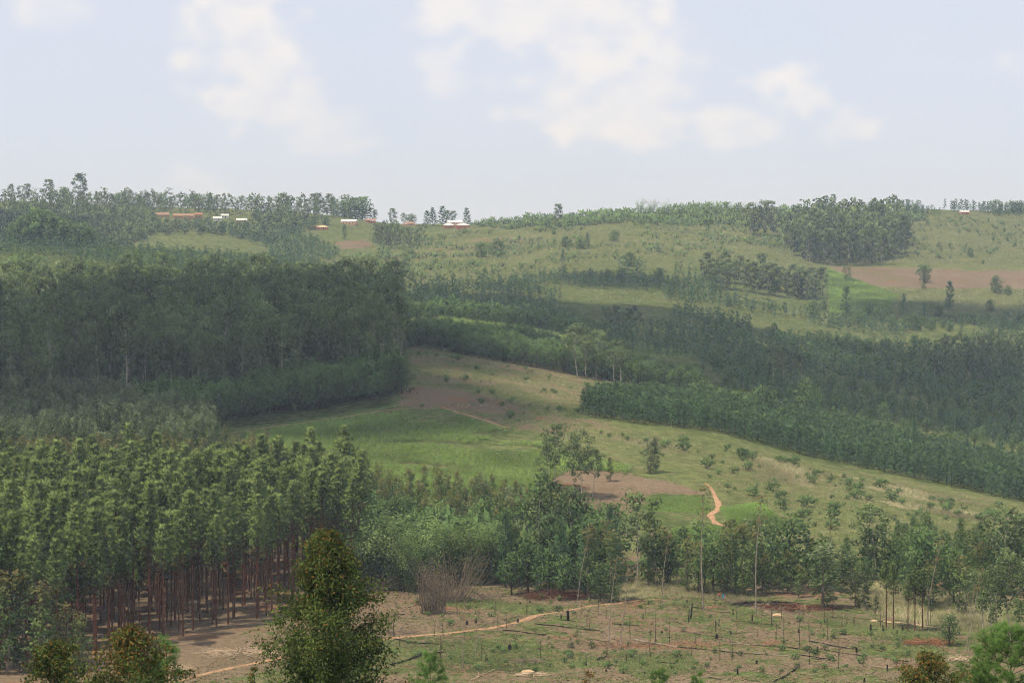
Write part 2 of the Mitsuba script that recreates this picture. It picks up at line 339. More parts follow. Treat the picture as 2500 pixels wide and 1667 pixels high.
def shape(arr, bsdf):
    v, f, uv, nrm = arr
    return {'type': 'ply', 'filename': meshkit.write_ply((v, f), False, uv, None, nrm), 'face_normals': False, 'bsdf': ref(bsdf)}


def unit(v):
    v = np.asarray(v, float)
    return v / np.maximum(np.linalg.norm(v, axis=-1, keepdims=True), 1e-9)


def ball(r, n):
    return unit(r.normal(size=(n, 3)))


def limb(m, a, b, r0, r1, r, bend=.12, n=6, sides=5):
    a, b = np.asarray(a, float), np.asarray(b, float); q = np.linspace(0, 1, n)[:, None]
    off = r.normal(size=3) * np.linalg.norm(b - a) * bend * .5
    p = a + (b - a) * q + off * np.sin(q * np.pi)
    m.tube(p, r0 + (r1 - r0) * q[:, 0], sides)
    return p


def pine(h, seed, lo=.42, wide=2.6, blade=.7, n=5, dead=40, thin=1.0):
    """A plantation pine: straight red trunk, dead twigs below, an upward tufted crown."""
    r = np.random.default_rng(seed); c, t = Mesh(), Mesh()
    lean = r.normal(0, .01 * h, 2); axis = lambda z: np.stack([lean[0] * (z / h) ** 2, lean[1] * (z / h) ** 2, z], -1)
    zs = np.linspace(-.8, h * .97, 9); t.tube(axis(zs), .21 * h / 26 * (1 - .85 * np.clip(zs, 0, h) / h) * thin + .02, 6)
    for z in r.uniform(.1 * h, (lo + .08) * h, dead):
        a = r.uniform(0, 6.3); l = r.uniform(.5, 1.9); d = np.array([math.cos(a), math.sin(a), r.uniform(-.35, .3)])
        t.tube([axis(np.array(z)), axis(np.array(z)) + d * l * .6, axis(np.array(z)) + d * l + [0, 0, -.15]], [.022, .016, .008], 3)
    z = lo * h
    while z < h:
        q = (z - lo * h) / (h - lo * h); R = wide * (1.05 - q) ** .62 * (0.55 + .45 * min(1, q * 6)) * r.uniform(.75, 1.2)
        nb = 5 if q > .08 else 3; a0 = r.uniform(0, 6.3)
        for b in range(nb):
            a = a0 + b * 6.283 / nb + r.normal(0, .25); l = R * r.uniform(.6, 1.15); up = .25 + .7 * q
            d = unit([math.cos(a), math.sin(a), up])
            for s in (np.linspace(.38, 1, max(2, int(l / .95))) * l):
                C = axis(np.array(z)) + d * s + r.normal(0, .12, 3); k = 3 * n; u = ball(r, k)
                P = C + u * r.uniform(.05, .34, (k, 1)) * [1, 1, .7]; D = u * .8 + d * .35 + [0, 0, .35]
                br = (q < .12) & (r.random(k) < .5)
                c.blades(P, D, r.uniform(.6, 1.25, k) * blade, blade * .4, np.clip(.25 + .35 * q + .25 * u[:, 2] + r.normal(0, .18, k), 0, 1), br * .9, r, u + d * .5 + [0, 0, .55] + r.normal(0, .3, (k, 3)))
        z += r.uniform(.65, 1.0)
    P = axis(np.full(14, h * .97)); c.blades(P, [0, 0, 1] + r.normal(0, .5, (14, 3)), blade * 1.3, blade * .3, .9, 0, r, [0, -.1, 1])
    return c, t


def eucalyptus(h, seed, clumps=20, leaf=.95, lo=.45, wide=3.7, per=52, puff=.52, rough=.25):
    """A tall gum: thin pale trunk, a few rising limbs, hanging clumps of leaves high up."""
    r = np.random.default_rng(seed); c, t = Mesh(), Mesh()
    p = limb(t, [0, 0, -.8], [r.normal(0, .02 * h), r.normal(0, .02 * h), h * .93], .19 * h / 26, .03, r, .03, 9, 6)
    at = lambda z: np.array([np.interp(z, p[:, 2], p[:, k]) for k in range(3)])
    for k in range(clumps):
        q = (k + r.random()) / clumps; z = h * (lo + (1 - lo) * q ** .85)
        R = wide * (.35 + .95 * math.sin(np.pi * min(1, .18 + .78 * q)) ** .8) * r.uniform(.3, 1.05)
        a = k * 2.4 + r.normal(0, .4); C = at(z) + [R * math.cos(a), R * math.sin(a), 0]
        if k % 2 == 0:
            limb(t, at(max(z - R * 1.3, h * .3)), C, .055 * h / 26, .015, r, .15, 4, 3)
        rad = r.uniform(.7, 1.25) * wide * puff
        u = ball(r, per); P = C + u * rad * (r.random((per, 1)) ** .4) * [1, 1, 1.15]
        D = np.column_stack([r.normal(0, .5, (per, 2)), r.uniform(-1.3, .1, per)])
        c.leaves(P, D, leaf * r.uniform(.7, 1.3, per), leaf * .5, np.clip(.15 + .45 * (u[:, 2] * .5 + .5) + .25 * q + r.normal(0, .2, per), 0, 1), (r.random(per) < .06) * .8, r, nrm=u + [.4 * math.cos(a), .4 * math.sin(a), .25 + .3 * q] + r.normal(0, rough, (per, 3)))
    return c, t


def young(h, seed, wide=.17, n=700, leaf=.65, tipred=.55, lo=.08, multi=1):
    """A young narrow tree leafed from near the ground, with ruddy new growth at the top."""
    r = np.random.default_rng(seed); c, t = Mesh(), Mesh()
    for k in range(multi):
        off = r.normal(0, .05 * h, 2) * (multi > 1); hk = h * (1 if k == 0 else r.uniform(.7, .95))
        limb(t, [off[0], off[1], -.5], [off[0], off[1], hk * .95], .012 * h, .012, r, .03, 6, 5)
        m = n // multi; nb = 34; zb = lo + (1 - lo) * (np.arange(nb) + r.random(nb)) / nb; ab = r.uniform(0, 6.3, nb)
        Rb = wide * hk * (1.03 - zb) ** .6 * np.minimum(1, .5 + 2.2 * (zb - lo)) * r.uniform(.45, 1.3, nb)
        b = r.integers(0, nb, m); s = r.random(m) ** .55
        P = np.column_stack([off[0] + Rb[b] * s * np.cos(ab[b]), off[1] + Rb[b] * s * np.sin(ab[b]), hk * zb[b] + Rb[b] * s * .5]) + r.normal(0, .028 * hk, (m, 3))
        D = np.column_stack([np.cos(ab[b]), np.sin(ab[b]), np.full(m, -.2)]) + r.normal(0, .6, (m, 3))
        q = P[:, 2] / hk
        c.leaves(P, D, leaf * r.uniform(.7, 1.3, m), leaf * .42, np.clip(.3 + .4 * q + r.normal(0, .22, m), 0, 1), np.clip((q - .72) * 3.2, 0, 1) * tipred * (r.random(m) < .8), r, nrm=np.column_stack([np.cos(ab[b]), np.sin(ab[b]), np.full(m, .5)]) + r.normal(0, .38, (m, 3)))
    return c, t


def conifer(h, seed, wide=.2, n=500, blade=.5, lo=.06, power=.9):
    """A young conifer, feathered to the ground."""
    r = np.random.default_rng(seed); c, t = Mesh(), Mesh()
    limb(t, [0, 0, -.5], [0, 0, h * .97], .013 * h, .01, r, .01, 4, 5)
    nb = max(10, n // 14); zb = lo + (1 - lo) * (np.arange(nb) + r.random(nb)) / nb; ab = np.arange(nb) * 2.4 + r.normal(0, .3, nb)
    Rb = wide * h * (1.02 - zb) ** power * r.uniform(.6, 1.2, nb) * np.minimum(1, .6 + 4 * (zb - lo))
    b = r.integers(0, nb, n); s = r.random(n) ** .6
    P = np.column_stack([Rb[b] * s * np.cos(ab[b]), Rb[b] * s * np.sin(ab[b]), h * zb[b] + Rb[b] * s * .35]) + r.normal(0, .014 * h, (n, 3))
    D = np.column_stack([np.cos(ab[b]), np.sin(ab[b]), np.full(n, .55)]) + r.normal(0, .4, (n, 3))
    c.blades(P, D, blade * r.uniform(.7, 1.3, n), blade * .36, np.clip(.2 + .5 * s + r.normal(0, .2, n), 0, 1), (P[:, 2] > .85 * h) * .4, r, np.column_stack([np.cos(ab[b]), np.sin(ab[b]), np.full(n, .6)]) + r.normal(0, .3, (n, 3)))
    c.blades(np.tile([[0, 0, h * .93]], (5, 1)), [0, 0, 1] + r.normal(0, .2, (5, 3)), h * .08, blade * .3, .9, .5, r)
    return c, t


def broad(h, seed, wide=.42, clumps=16, per=40, leaf=.4, lo=.25):
    """A round broadleaf tree of uneven clumps."""
    r = np.random.default_rng(seed); c, t = Mesh(), Mesh()
    limb(t, [0, 0, -.5], [0, 0, h * .6], .02 * h, .01 * h, r, .05, 5, 5)
    for k in range(clumps):
        q = (k + .5) / clumps; z = h * (lo + (1 - lo) * q * .88); a = k * 2.4 + r.normal(0, .3)
        R = wide * h * math.sqrt(max(0.02, 1 - (2 * q - .85) ** 2)) * r.uniform(.35, .85); C = np.array([R * math.cos(a), R * math.sin(a), z])
        limb(t, [0, 0, h * .4 * q + .1 * h], C, .008 * h, .003 * h, r, .1, 3, 3)
        rad = wide * h * r.uniform(.3, .5); u = ball(r, per); P = C + u * rad * r.random((per, 1)) ** .35 * [1, 1, .8]
        D = u * .7 + r.normal(0, .6, (per, 3)) + [0, 0, -.1]
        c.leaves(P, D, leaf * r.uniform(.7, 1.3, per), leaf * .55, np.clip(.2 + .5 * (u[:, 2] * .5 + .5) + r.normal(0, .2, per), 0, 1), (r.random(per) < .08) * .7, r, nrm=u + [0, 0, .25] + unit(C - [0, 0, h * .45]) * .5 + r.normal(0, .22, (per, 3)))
    return c, t


def bamboo(h, seed, culms=64, spread=.3):
    """A fountain of arching culms with feathery sprays."""
    r = np.random.default_rng(seed); c, t = Mesh(), Mesh()
    for k in range(culms):
        a = r.uniform(0, 6.3); b0 = r.random() ** .5 * h * .09; l = h * r.uniform(.6, 1.05); out = h * spread * r.uniform(.25, 1.1)
        q = np.linspace(0, 1, 9); rr = b0 + out * q ** 2.3
        p = np.column_stack([rr * math.cos(a), rr * math.sin(a), l * (q - .14 * q ** 3 * out / h * 5)]); t.tube(p[:7], .06 * (1 - .8 * q[:7]), 3)
        m = 58; qq = .12 + .88 * r.random(m) ** .75; P = np.stack([np.interp(qq, q, p[:, j]) for j in range(3)], 1) + r.normal(0, .038 * h, (m, 3)) * [1, 1, .8]
        D = np.column_stack([math.cos(a) + r.normal(0, .7, m), math.sin(a) + r.normal(0, .7, m), r.uniform(-.9, .5, m)])
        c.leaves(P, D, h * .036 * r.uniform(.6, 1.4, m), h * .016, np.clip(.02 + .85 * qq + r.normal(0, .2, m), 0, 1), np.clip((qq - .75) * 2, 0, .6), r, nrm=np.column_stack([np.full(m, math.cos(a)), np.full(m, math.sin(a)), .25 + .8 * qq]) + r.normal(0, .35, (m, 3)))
    return c, t


def shrub(h, seed, n=90, leaf=.3, tipred=0.0):
    r = np.random.default_rng(seed); c, t = Mesh(), Mesh()
    for k in range(4):
        a = r.uniform(0, 6.3); limb(t, [0, 0, -.15], [.4 * h * math.cos(a), .4 * h * math.sin(a), .75 * h], .03 * h, .01 * h, r, .1, 3, 3)
    u = ball(r, n); P = (u + r.normal(0, .18, (n, 3))) * [.6 * h, .6 * h, .42 * h] * r.random((n, 1)) ** .4 * r.uniform(.7, 1.15, (n, 1)) + [0, 0, .5 * h]
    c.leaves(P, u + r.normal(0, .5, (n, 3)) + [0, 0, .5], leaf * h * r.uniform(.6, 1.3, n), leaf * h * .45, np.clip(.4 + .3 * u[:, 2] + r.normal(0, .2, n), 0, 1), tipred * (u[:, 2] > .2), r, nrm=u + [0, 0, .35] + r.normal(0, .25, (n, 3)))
    return c, t


def sapling(h, seed, tuft=.5, leaf=.35, n=60, r0=.05, spread=.05, bendx=0., bare=.55):
    """A bare leaning pole with a wisp of leaves at its tip and some short twigs."""
    r = np.random.default_rng(seed); c, t = Mesh(), Mesh()
    q = np.linspace(0, 1, 10); p = np.column_stack([bendx * q ** 2 + .012 * h * np.sin(q * 5 + seed), .012 * h * np.cos(q * 4 + seed), -.3 + (h + .3) * q]); t.tube(p, r0 * (1 - .8 * q) + .008, 5)
    at = lambda z: np.array([np.interp(z, p[:, 2], p[:, k]) for k in range(3)])
    for z in r.uniform(.2 * h, h, max(6, int(h * 1.3))):
        a = r.uniform(0, 6.3); l = r.uniform(.2, .9) * min(1, h / 6); t.tube([at(z), at(z) + [l * math.cos(a), l * math.sin(a), l * .5]], [.014, .006], 3)
    z = h * (1 - (1 - bare) * r.random(n) ** 1.4); P = np.array([at(x) for x in z]) + r.normal(0, spread * h, (n, 3)) * [1, 1, .5]
    c.leaves(P, r.normal(0, .6, (n, 3)) + [0, 0, -.2], leaf * r.uniform(.6, 1.3, n), leaf * .42, r.random(n), (r.random(n) < tuft) * .9, r)
    return c, t


def merged(protos, pts, rots, scs, which):
    """Many copies of the (mesh) prototypes as one mesh, for what stands too far or too deep to be counted."""
    vs, fs, ts, ns, at = [], [], [], [], 0
    for k, m in enumerate(protos):
        sel = np.nonzero(which == k)[0]
        if not len(sel): continue
        v, f, uv, nn = m; c, s = np.cos(rots[sel]), np.sin(rots[sel])
        x = (v[None, :, 0] * c[:, None] - v[None, :, 1] * s[:, None]) * scs[sel, None] + pts[sel, 0, None]
        y = (v[None, :, 0] * s[:, None] + v[None, :, 1] * c[:, None]) * scs[sel, None] + pts[sel, 1, None]
        z = v[None, :, 2] * scs[sel, None] + pts[sel, 2, None]
        vs.append(np.stack([x, y, z], -1).reshape(-1, 3)); fs.append((f[None] + (np.arange(len(sel)) * len(v))[:, None, None]).reshape(-1, 3) + at); ts.append(np.tile(uv, (len(sel), 1)))
        ns.append(np.stack([nn[None, :, 0] * c[:, None] - nn[None, :, 1] * s[:, None], nn[None, :, 0] * s[:, None] + nn[None, :, 1] * c[:, None], np.broadcast_to(nn[None, :, 2], (len(sel), len(nn)))], -1).reshape(-1, 3))
        at += len(vs[-1])
    return np.vstack(vs), np.vstack(fs), np.vstack(ts), np.vstack(ns)


def plain(t, h):
    """A trunk of a dozen triangles, for masses."""
    m = Mesh(); r = np.ptp(t[0][:6, :2]) / 2
    m.tube([[0, 0, -.3], [.01 * h, 0, .4 * h], [0, .01 * h, .85 * h]], [r, r * .7, r * .2], 3)
    return m.arrays()


class Kind:
    """Prototypes of one kind of plant: near ones with crown and trunk, light ones for the mass behind."""

    def __init__(s, name, cat, leaf, bark, build, n, height, mid, far, dense=None):
        s.name, s.cat, s.leaf, s.bark, s.h = name, cat, leaf, bark, height
        s.ply = [(shape(c.arrays(), leaf), shape(t.arrays(), bark)) for c, t in map(build, range(n))]
        s.mids = [(c.arrays(), t.arrays()) for c, t in map(mid, range(40, 40 + n))]
        s.midply = [(shape(c, leaf), shape(t, bark)) for c, t in (s.mids if dense is None else [(c.arrays(), t.arrays()) for c, t in map(dense, range(40, 40 + n))])]
        s.light = [[(c, plain(t, height)) for c, t in s.mids], [(c.arrays(), plain(t.arrays(), height)) for c, t in map(far, range(40, 40 + n))]]

    def put(s, p, h, label, group=None, cat=None, name=None, rot=None, i=None, leaf=None, lean=None, fat=1.0):
        key = key_for(name or s.name); i = int(rng.integers(len(s.ply))) if i is None else i % len(s.ply)
        m = T().translate([float(p[0]), float(p[1]), float(p[2])])
        if lean: m = m @ T().rotate([0, 1, 0], lean)
        m = m @ T().rotate([0, 0, 1], float(rng.uniform(0, 360)) if rot is None else rot) @ T().scale([h / s.h * fat, h / s.h * fat, h / s.h])
        c, t = (s.midply if p[1] > 1050 * K else s.ply)[i]
        scene[key + '__trunk'] = {**t, 'to_world': m}
        scene[key + '__crown'] = {**c, 'to_world': m, **({'bsdf': ref(leaf)} if leaf else {})}
        labels[key] = {'label': label, 'category': cat or s.cat, **({'group': group} if group else {})}
        return key

    def mass(s, name, pts, hs, label, leaf=None, cat=None, seen=None):
        if not len(pts): return
        lod = s.light[0] + s.light[1]; half = len(s.light[0]); n = half; which = rng.integers(n, size=len(pts)) + half * ((np.asarray(pts)[:, 1] > 1000 * K) | (seen < 1)); rots = rng.uniform(0, 6.3, len(pts)); sc = np.asarray(hs) / s.h
        key = key_for(name)
        for j, part, mat, sm in ((0, 'crowns', leaf or s.leaf, False), (1, 'trunks', s.bark, False)):
            scene[f'{key}__{part}'] = shape(merged([l[j] for l in lod], np.asarray(pts), rots, sc, which), mat)
            labels[f'{key}__{part}'] = {'kind': 'stuff'}
        labels[key] = {'label': label, 'kind': 'stuff'}


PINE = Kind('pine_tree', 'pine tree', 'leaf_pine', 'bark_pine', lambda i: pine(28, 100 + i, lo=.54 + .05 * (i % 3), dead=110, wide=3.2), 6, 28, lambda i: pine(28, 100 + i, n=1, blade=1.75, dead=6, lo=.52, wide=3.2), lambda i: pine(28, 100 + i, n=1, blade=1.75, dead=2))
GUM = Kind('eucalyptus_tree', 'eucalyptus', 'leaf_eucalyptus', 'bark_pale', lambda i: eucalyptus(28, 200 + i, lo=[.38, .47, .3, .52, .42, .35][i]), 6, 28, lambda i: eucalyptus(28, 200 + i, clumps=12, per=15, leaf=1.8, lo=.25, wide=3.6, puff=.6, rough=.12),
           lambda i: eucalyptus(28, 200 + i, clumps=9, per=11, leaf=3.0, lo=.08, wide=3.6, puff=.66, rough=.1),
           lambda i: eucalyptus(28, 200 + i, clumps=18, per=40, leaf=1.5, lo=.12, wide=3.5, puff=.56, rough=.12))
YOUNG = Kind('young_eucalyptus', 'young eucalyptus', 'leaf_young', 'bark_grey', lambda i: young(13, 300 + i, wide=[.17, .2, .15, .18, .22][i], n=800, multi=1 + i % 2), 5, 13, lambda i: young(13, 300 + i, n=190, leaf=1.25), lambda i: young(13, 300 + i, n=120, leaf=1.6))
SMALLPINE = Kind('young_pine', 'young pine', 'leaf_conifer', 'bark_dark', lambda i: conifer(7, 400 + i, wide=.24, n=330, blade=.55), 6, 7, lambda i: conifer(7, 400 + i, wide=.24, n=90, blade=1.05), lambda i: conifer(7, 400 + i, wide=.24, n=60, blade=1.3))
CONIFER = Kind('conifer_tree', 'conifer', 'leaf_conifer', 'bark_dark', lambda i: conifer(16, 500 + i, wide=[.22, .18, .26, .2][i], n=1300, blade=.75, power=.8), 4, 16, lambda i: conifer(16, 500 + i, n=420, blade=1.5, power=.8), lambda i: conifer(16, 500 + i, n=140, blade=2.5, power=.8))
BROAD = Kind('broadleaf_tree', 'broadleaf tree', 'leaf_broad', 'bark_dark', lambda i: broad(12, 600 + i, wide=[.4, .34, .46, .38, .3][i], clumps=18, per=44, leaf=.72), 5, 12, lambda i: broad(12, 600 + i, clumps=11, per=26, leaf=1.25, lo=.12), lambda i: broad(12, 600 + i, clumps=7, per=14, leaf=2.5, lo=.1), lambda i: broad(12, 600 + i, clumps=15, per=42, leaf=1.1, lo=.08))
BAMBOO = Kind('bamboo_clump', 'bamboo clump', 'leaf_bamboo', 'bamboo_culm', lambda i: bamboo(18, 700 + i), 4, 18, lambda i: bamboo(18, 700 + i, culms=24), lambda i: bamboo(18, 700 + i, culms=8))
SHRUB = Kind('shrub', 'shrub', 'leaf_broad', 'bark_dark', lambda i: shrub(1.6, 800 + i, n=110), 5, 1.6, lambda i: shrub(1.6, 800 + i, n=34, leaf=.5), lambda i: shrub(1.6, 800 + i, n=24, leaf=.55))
POLE = Kind('pole_tree', 'bare pole tree', 'leaf_young', 'wood_grey', lambda i: sapling(17, 900 + i, n=[70, 110, 50, 40][i % 4], tuft=.6, r0=.11, spread=.035, bare=.72, leaf=.5), 4, 17, lambda i: sapling(17, 900 + i), lambda i: sapling(17, 900 + i))
SAPLING = Kind('sapling', 'sapling', 'leaf_young', 'bark_dark', lambda i: sapling(4, 950 + i, n=26, tuft=.3, r0=.075, spread=.07, bare=.3, leaf=.22), 5, 4, lambda i: sapling(4, 950 + i), lambda i: sapling(4, 950 + i))
# ------------------------------------------------------------------ stands of plants
ONES = 'zeroth first second third fourth fifth sixth seventh eighth ninth tenth eleventh twelfth thirteenth fourteenth fifteenth sixteenth seventeenth eighteenth nineteenth'.split()
TENS = {20: 'twent', 30: 'thirt', 40: 'fort', 50: 'fift', 60: 'sixt', 70: 'sevent', 80: 'eight', 90: 'ninet'}


def ordinal(n):
    if n < 20: return ONES[n]
    if n >= 100: return 'hundred and ' + ordinal(n - 100) if n > 100 else 'hundredth'
    return TENS[n // 10 * 10] + ('ieth' if n % 10 == 0 else 'y-' + ONES[n % 10])


STANDS, LONE = [], []          # plants of a stand; plants listed one by one
KEEP_CLEAR = [(380, 516, 430, 526), (420, 516, 500, 530), (520, 522, 605, 538), (790, 528, 870, 552), (768, 546, 810, 556), (890, 525, 920, 545), (980, 530, 1025, 552), (1060, 532, 1155, 562), (2335, 512, 2380, 528)]


def stand(kind, name, poly, y0, y1, gap, h0, h1, desc, where, group, wide=.2, gaps=0.0, gapscale=40., seed=1, leaf=None, single=True, jit=.22):
    """Plants in jittered rows over the ground whose picture lies in the polygon."""
    r = np.random.default_rng(seed); poly = np.asarray(poly, float)
    rows = np.arange(y0 * K, y1 * K, gap); pts = []
    for i, y in enumerate(rows):
        xa, xb = (poly[:, 0].min() - PW / 2) / F * y, (poly[:, 0].max() - PW / 2) / F * y
        x = np.arange(xa, xb, gap) + (i % 2) * gap / 2; x = x + r.normal(0, jit * gap, len(x)); yy = y + r.normal(0, jit * gap, len(x))
        pts.append(np.column_stack([x, yy, np.full(len(x), i)]))
    P = np.vstack(pts); z = H(P[:, 0], P[:, 1]); sx, sy = project(P[:, 0], P[:, 1], z)
    ok = inside(sx, sy, poly)
    if gaps:
        ok &= meshkit.fbm(np.column_stack([P[:, :2] / gapscale, np.full(len(P), seed * 7.)]), 3, 12) > gaps
    P, z, sx, sy = P[ok], z[ok], sx[ok], sy[ok]
    h = h0 + (h1 - h0) * np.clip(r.normal(.5, .28, len(P)), 0, 1.2)
    if kind is SHRUB: h = h0 + 1.25 * (h1 - h0) * r.random(len(P)) ** 2.4
    pxm = F / P[:, 1]; free = np.ones(len(P), bool)
    for a, b, c, d in KEEP_CLEAR:
        free &= ~((sx > a - h * wide * pxm) & (sx < c + h * wide * pxm) & (sy - h * pxm < d - 4) & (sy > b + 6))
    P, z, h = P[free], z[free], h[free]
    STANDS.append(dict(kind=kind, name=name, p=np.column_stack([P[:, :2], z]), row=P[:, 2].astype(int), h=h, wide=wide, desc=desc, where=where, group=group, leaf=leaf, single=single))


def lone(kind, sx, base, top, desc, where, y0=330, **kw):
    p = ground_at(sx, base, y0); d = ray(sx, top); h = CZ + d[2] / d[1] * p[1] - p[2]
    LONE.append(dict(kind=kind, p=p, h=max(.6, h), desc=desc, where=where, sx=sx, kw=kw))


stand(PINE, 'pine_plantation', [(-350, 1640), (-350, 1340), (890, 1340), (900, 1400), (870, 1440), (700, 1475), (640, 1510), (460, 1545), (400, 1580), (300, 1600), (100, 1640)], 345, 482, 4.7, 21, 31,
      'tall red-trunked pine', 'dense plantation', 'pines of the dense plantation', .1, seed=3, jit=.34)
stand(YOUNG, 'young_eucalyptus_belt', [(-350, 1345), (-350, 1150), (420, 1150), (640, 1150), (760, 1200), (760, 1350), (-100, 1350)], 484, 570, 4.6, 9, 14,
      'slim ruddy-tipped eucalyptus', 'belt below maize field', 'young eucalyptus between plantation and maize', .19, seed=4)
stand(YOUNG, 'young_eucalyptus_belt', [(760, 1350), (760, 1200), (900, 1210), (1100, 1235), (1290, 1245), (1330, 1270), (1380, 1295), (1380, 1350)], 482, 540, 4.3, 7, 11,
      'short ruddy-tipped eucalyptus', 'right end of belt below maize', 'young eucalyptus at the right end of the belt', .19, seed=41)
stand(YOUNG, 'young_eucalyptus_belt', [(-350, 1150), (-350, 985), (300, 1000), (420, 1040), (540, 1080), (520, 1150)], 560, 700, 5.5, 9, 15,
      'slim bluish young eucalyptus', 'belt under tall forest', 'young eucalyptus under the tall forest', .19, seed=5, leaf='leaf_eucalyptus')
stand(GUM, 'eucalyptus_forest', [(-350, 1010), (-350, 700), (500, 700), (800, 720), (950, 790), (985, 850), (975, 900), (940, 945), (600, 990), (300, 1000)], 675, 1030, 8.8, 20, 36,
      'tall pale-trunked eucalyptus', 'dark forest', 'tall eucalyptus of the dark forest', .14, seed=6)
stand(BROAD, 'forest_edge_thicket', [(330, 1030), (330, 1000), (600, 985), (960, 930), (985, 965), (700, 1010), (480, 1035)], 640, 760, 5.2, 9, 15,
      'dark bushy tree', 'thicket below dark forest', 'bushes at the foot of the tall forest', .4, seed=7)
stand(SMALLPINE, 'young_pine_strip', [(1420, 1015), (1435, 990), (1600, 985), (1800, 1005), (2100, 1065), (2500, 1165), (2800, 1230), (2800, 1290), (2500, 1228), (2200, 1162), (2000, 1122), (1750, 1056), (1450, 1022)], 630, 790, 3.4, 7, 10,
      'dark young pine', 'strip above grass field', 'young pines of the strip above the grass field', .24, seed=8)
stand(SMALLPINE, 'young_pine_forest', [(1050, 700), (1250, 690), (1500, 660), (1600, 645), (1850, 725), (2000, 785), (2500, 792), (2800, 810), (2800, 1210), (2100, 1050), (1750, 955), (1700, 955), (1720, 885), (1500, 850), (1300, 780), (1080, 755), (960, 760)], 770, 1570, 7.2, 6, 11,
      'dark young pine', 'shaded valley plantation', 'young pines of the shaded valley', .24, gapscale=65, gaps=.53, seed=9)
stand(BROAD, 'valley_scrub', [(1750, 740), (2000, 785), (2500, 792), (2800, 810), (2800, 1210), (2100, 1050), (1750, 955), (1700, 880)], 790, 1560, 13, 3, 10,
      'dark round tree', 'shaded valley', 'trees scattered in the shaded valley', .4, gaps=.47, gapscale=60, seed=19)
stand(BROAD, 'hedge_thicket', [(985, 850), (1010, 825), (1300, 848), (1500, 905), (1700, 950), (1800, 1010), (1690, 990), (1480, 952), (1250, 893), (1050, 850)], 840, 980, 5.6, 8, 13,
      'dark bushy tree', 'hedge behind rough slope', 'trees of the dark hedge behind the rough slope', .4, seed=10)
stand(BROAD, 'upper_hedge', [(940, 770), (1080, 758), (1300, 775), (1480, 815), (1460, 830), (1250, 795), (1080, 775), (950, 790)], 960, 1250, 7, 6, 10,
      'dark bushy tree', 'hedge above light strip', 'trees of the hedge above the light strip', .4, seed=11)
stand(GUM, 'eucalyptus_grove', [(1915, 590), (1990, 560), (2200, 552), (2215, 620), (2160, 648), (1990, 648), (1930, 622)], 1560, 2060, 10, 27, 38,
      'tall grey-green eucalyptus', 'grove above brown field', 'eucalyptus grove above the brown field', .13, seed=12)
stand(GUM, 'eucalyptus_grove', [(2230, 930), (2300, 875), (2500, 852), (2640, 852), (2640, 925), (2350, 935)], 1040, 1330, 9, 13, 19,
      'dark eucalyptus', 'shaded valley grove', 'eucalyptus grove in the shaded valley', .16, seed=13)
stand(GUM, 'eucalyptus_grove', [(900, 590), (1000, 575), (1040, 580), (1030, 600), (940, 612)], 1700, 2060, 9, 16, 24,
      'grey-green eucalyptus', 'clump below hilltop houses', 'eucalyptus clump below the hilltop houses', .14, seed=14)
stand(SMALLPINE, 'far_young_pines', [(-300, 690), (-300, 590), (200, 598), (420, 620), (860, 662), (820, 700), (300, 700), (310, 655), (100, 626), (0, 628), (0, 700)], 1130, 1440, 7, 6, 9,
      'young pine', 'the near hilltop plantation', 'young pines on the near hilltop', .24, seed=15, single=False)
stand(BROAD, 'far_hillside_forest', [(-300, 640), (-300, 505), (400, 520), (780, 535), (760, 560), (700, 575), (660, 600), (540, 574), (380, 574), (300, 610)], 1580, 2160, 12, 8, 15,
      'hazy tree', 'the far hillside', 'trees of the far hillside', .4, seed=16, single=False, leaf='leaf_eucalyptus')
stand(SMALLPINE, 'far_hillside_pines', [(520, 565), (690, 560), (760, 590), (830, 625), (800, 645), (640, 645), (660, 612)], 1560, 2100, 9, 8, 12,
      'hazy young pine', 'the far hillside', 'young pines on the far hillside', .24, seed=17, single=False)
stand(GUM, 'far_ridge_eucalyptus', [(-300, 520), (-300, 500), (400, 512), (860, 530), (860, 545), (400, 530)], 1990, 2230, 11, 13, 25,
      'hazy eucalyptus', 'the far ridge', 'eucalyptus along the far ridge', .15, seed=18, single=False)
stand(SHRUB, 'hill_scrub', [(800, 640), (1150, 552), (1350, 530), (1500, 520), (1900, 505), (1960, 560), (1960, 650), (1700, 625), (1400, 640), (1100, 690), (960, 720)], 1300, 2230, 8, 1.2, 4,
      'low bush', 'the middle hill', 'bushes on the middle hill', .6, gaps=.5, gapscale=45, seed=20, single=False, leaf='leaf_bamboo')
stand(SHRUB, 'ridge_scrub', [(1150, 552), (1250, 540), (1500, 512), (1700, 502), (1950, 500), (2250, 505), (2250, 540), (1900, 560), (1500, 548), (1250, 562)], 1850, 2240, 6.5, 3, 6.5,
      'low bush', 'the middle ridge', 'bushes along the middle ridge', .6, gaps=.42, gapscale=30, seed=21, single=False, leaf='leaf_bamboo')
stand(SHRUB, 'field_scrub', [(2200, 520), (2700, 505), (2700, 640), (2000, 640)], 1700, 2260, 15, 2, 4.5, 'low bush', 'the upper field', 'bushes of the upper field', .6, gaps=.45, gapscale=120, seed=22, single=False)
stand(CONIFER, 'ridge_pines', [(2190, 530), (2190, 505), (2470, 508), (2700, 508), (2700, 530)], 2120, 2250, 7, 9, 13, 'small dark pine', 'the skyline row', 'pines of the skyline row', .2, gaps=.44, gapscale=30, seed=23, single=False)
stand(SHRUB, 'strip_scrub', [(1900, 765), (2150, 790), (2400, 775), (2700, 770), (2700, 800), (2000, 790)], 1300, 1600, 9, 2, 5, 'low bush', 'the field foot', 'bushes at the foot of the bright field', .6, seed=24, single=False)
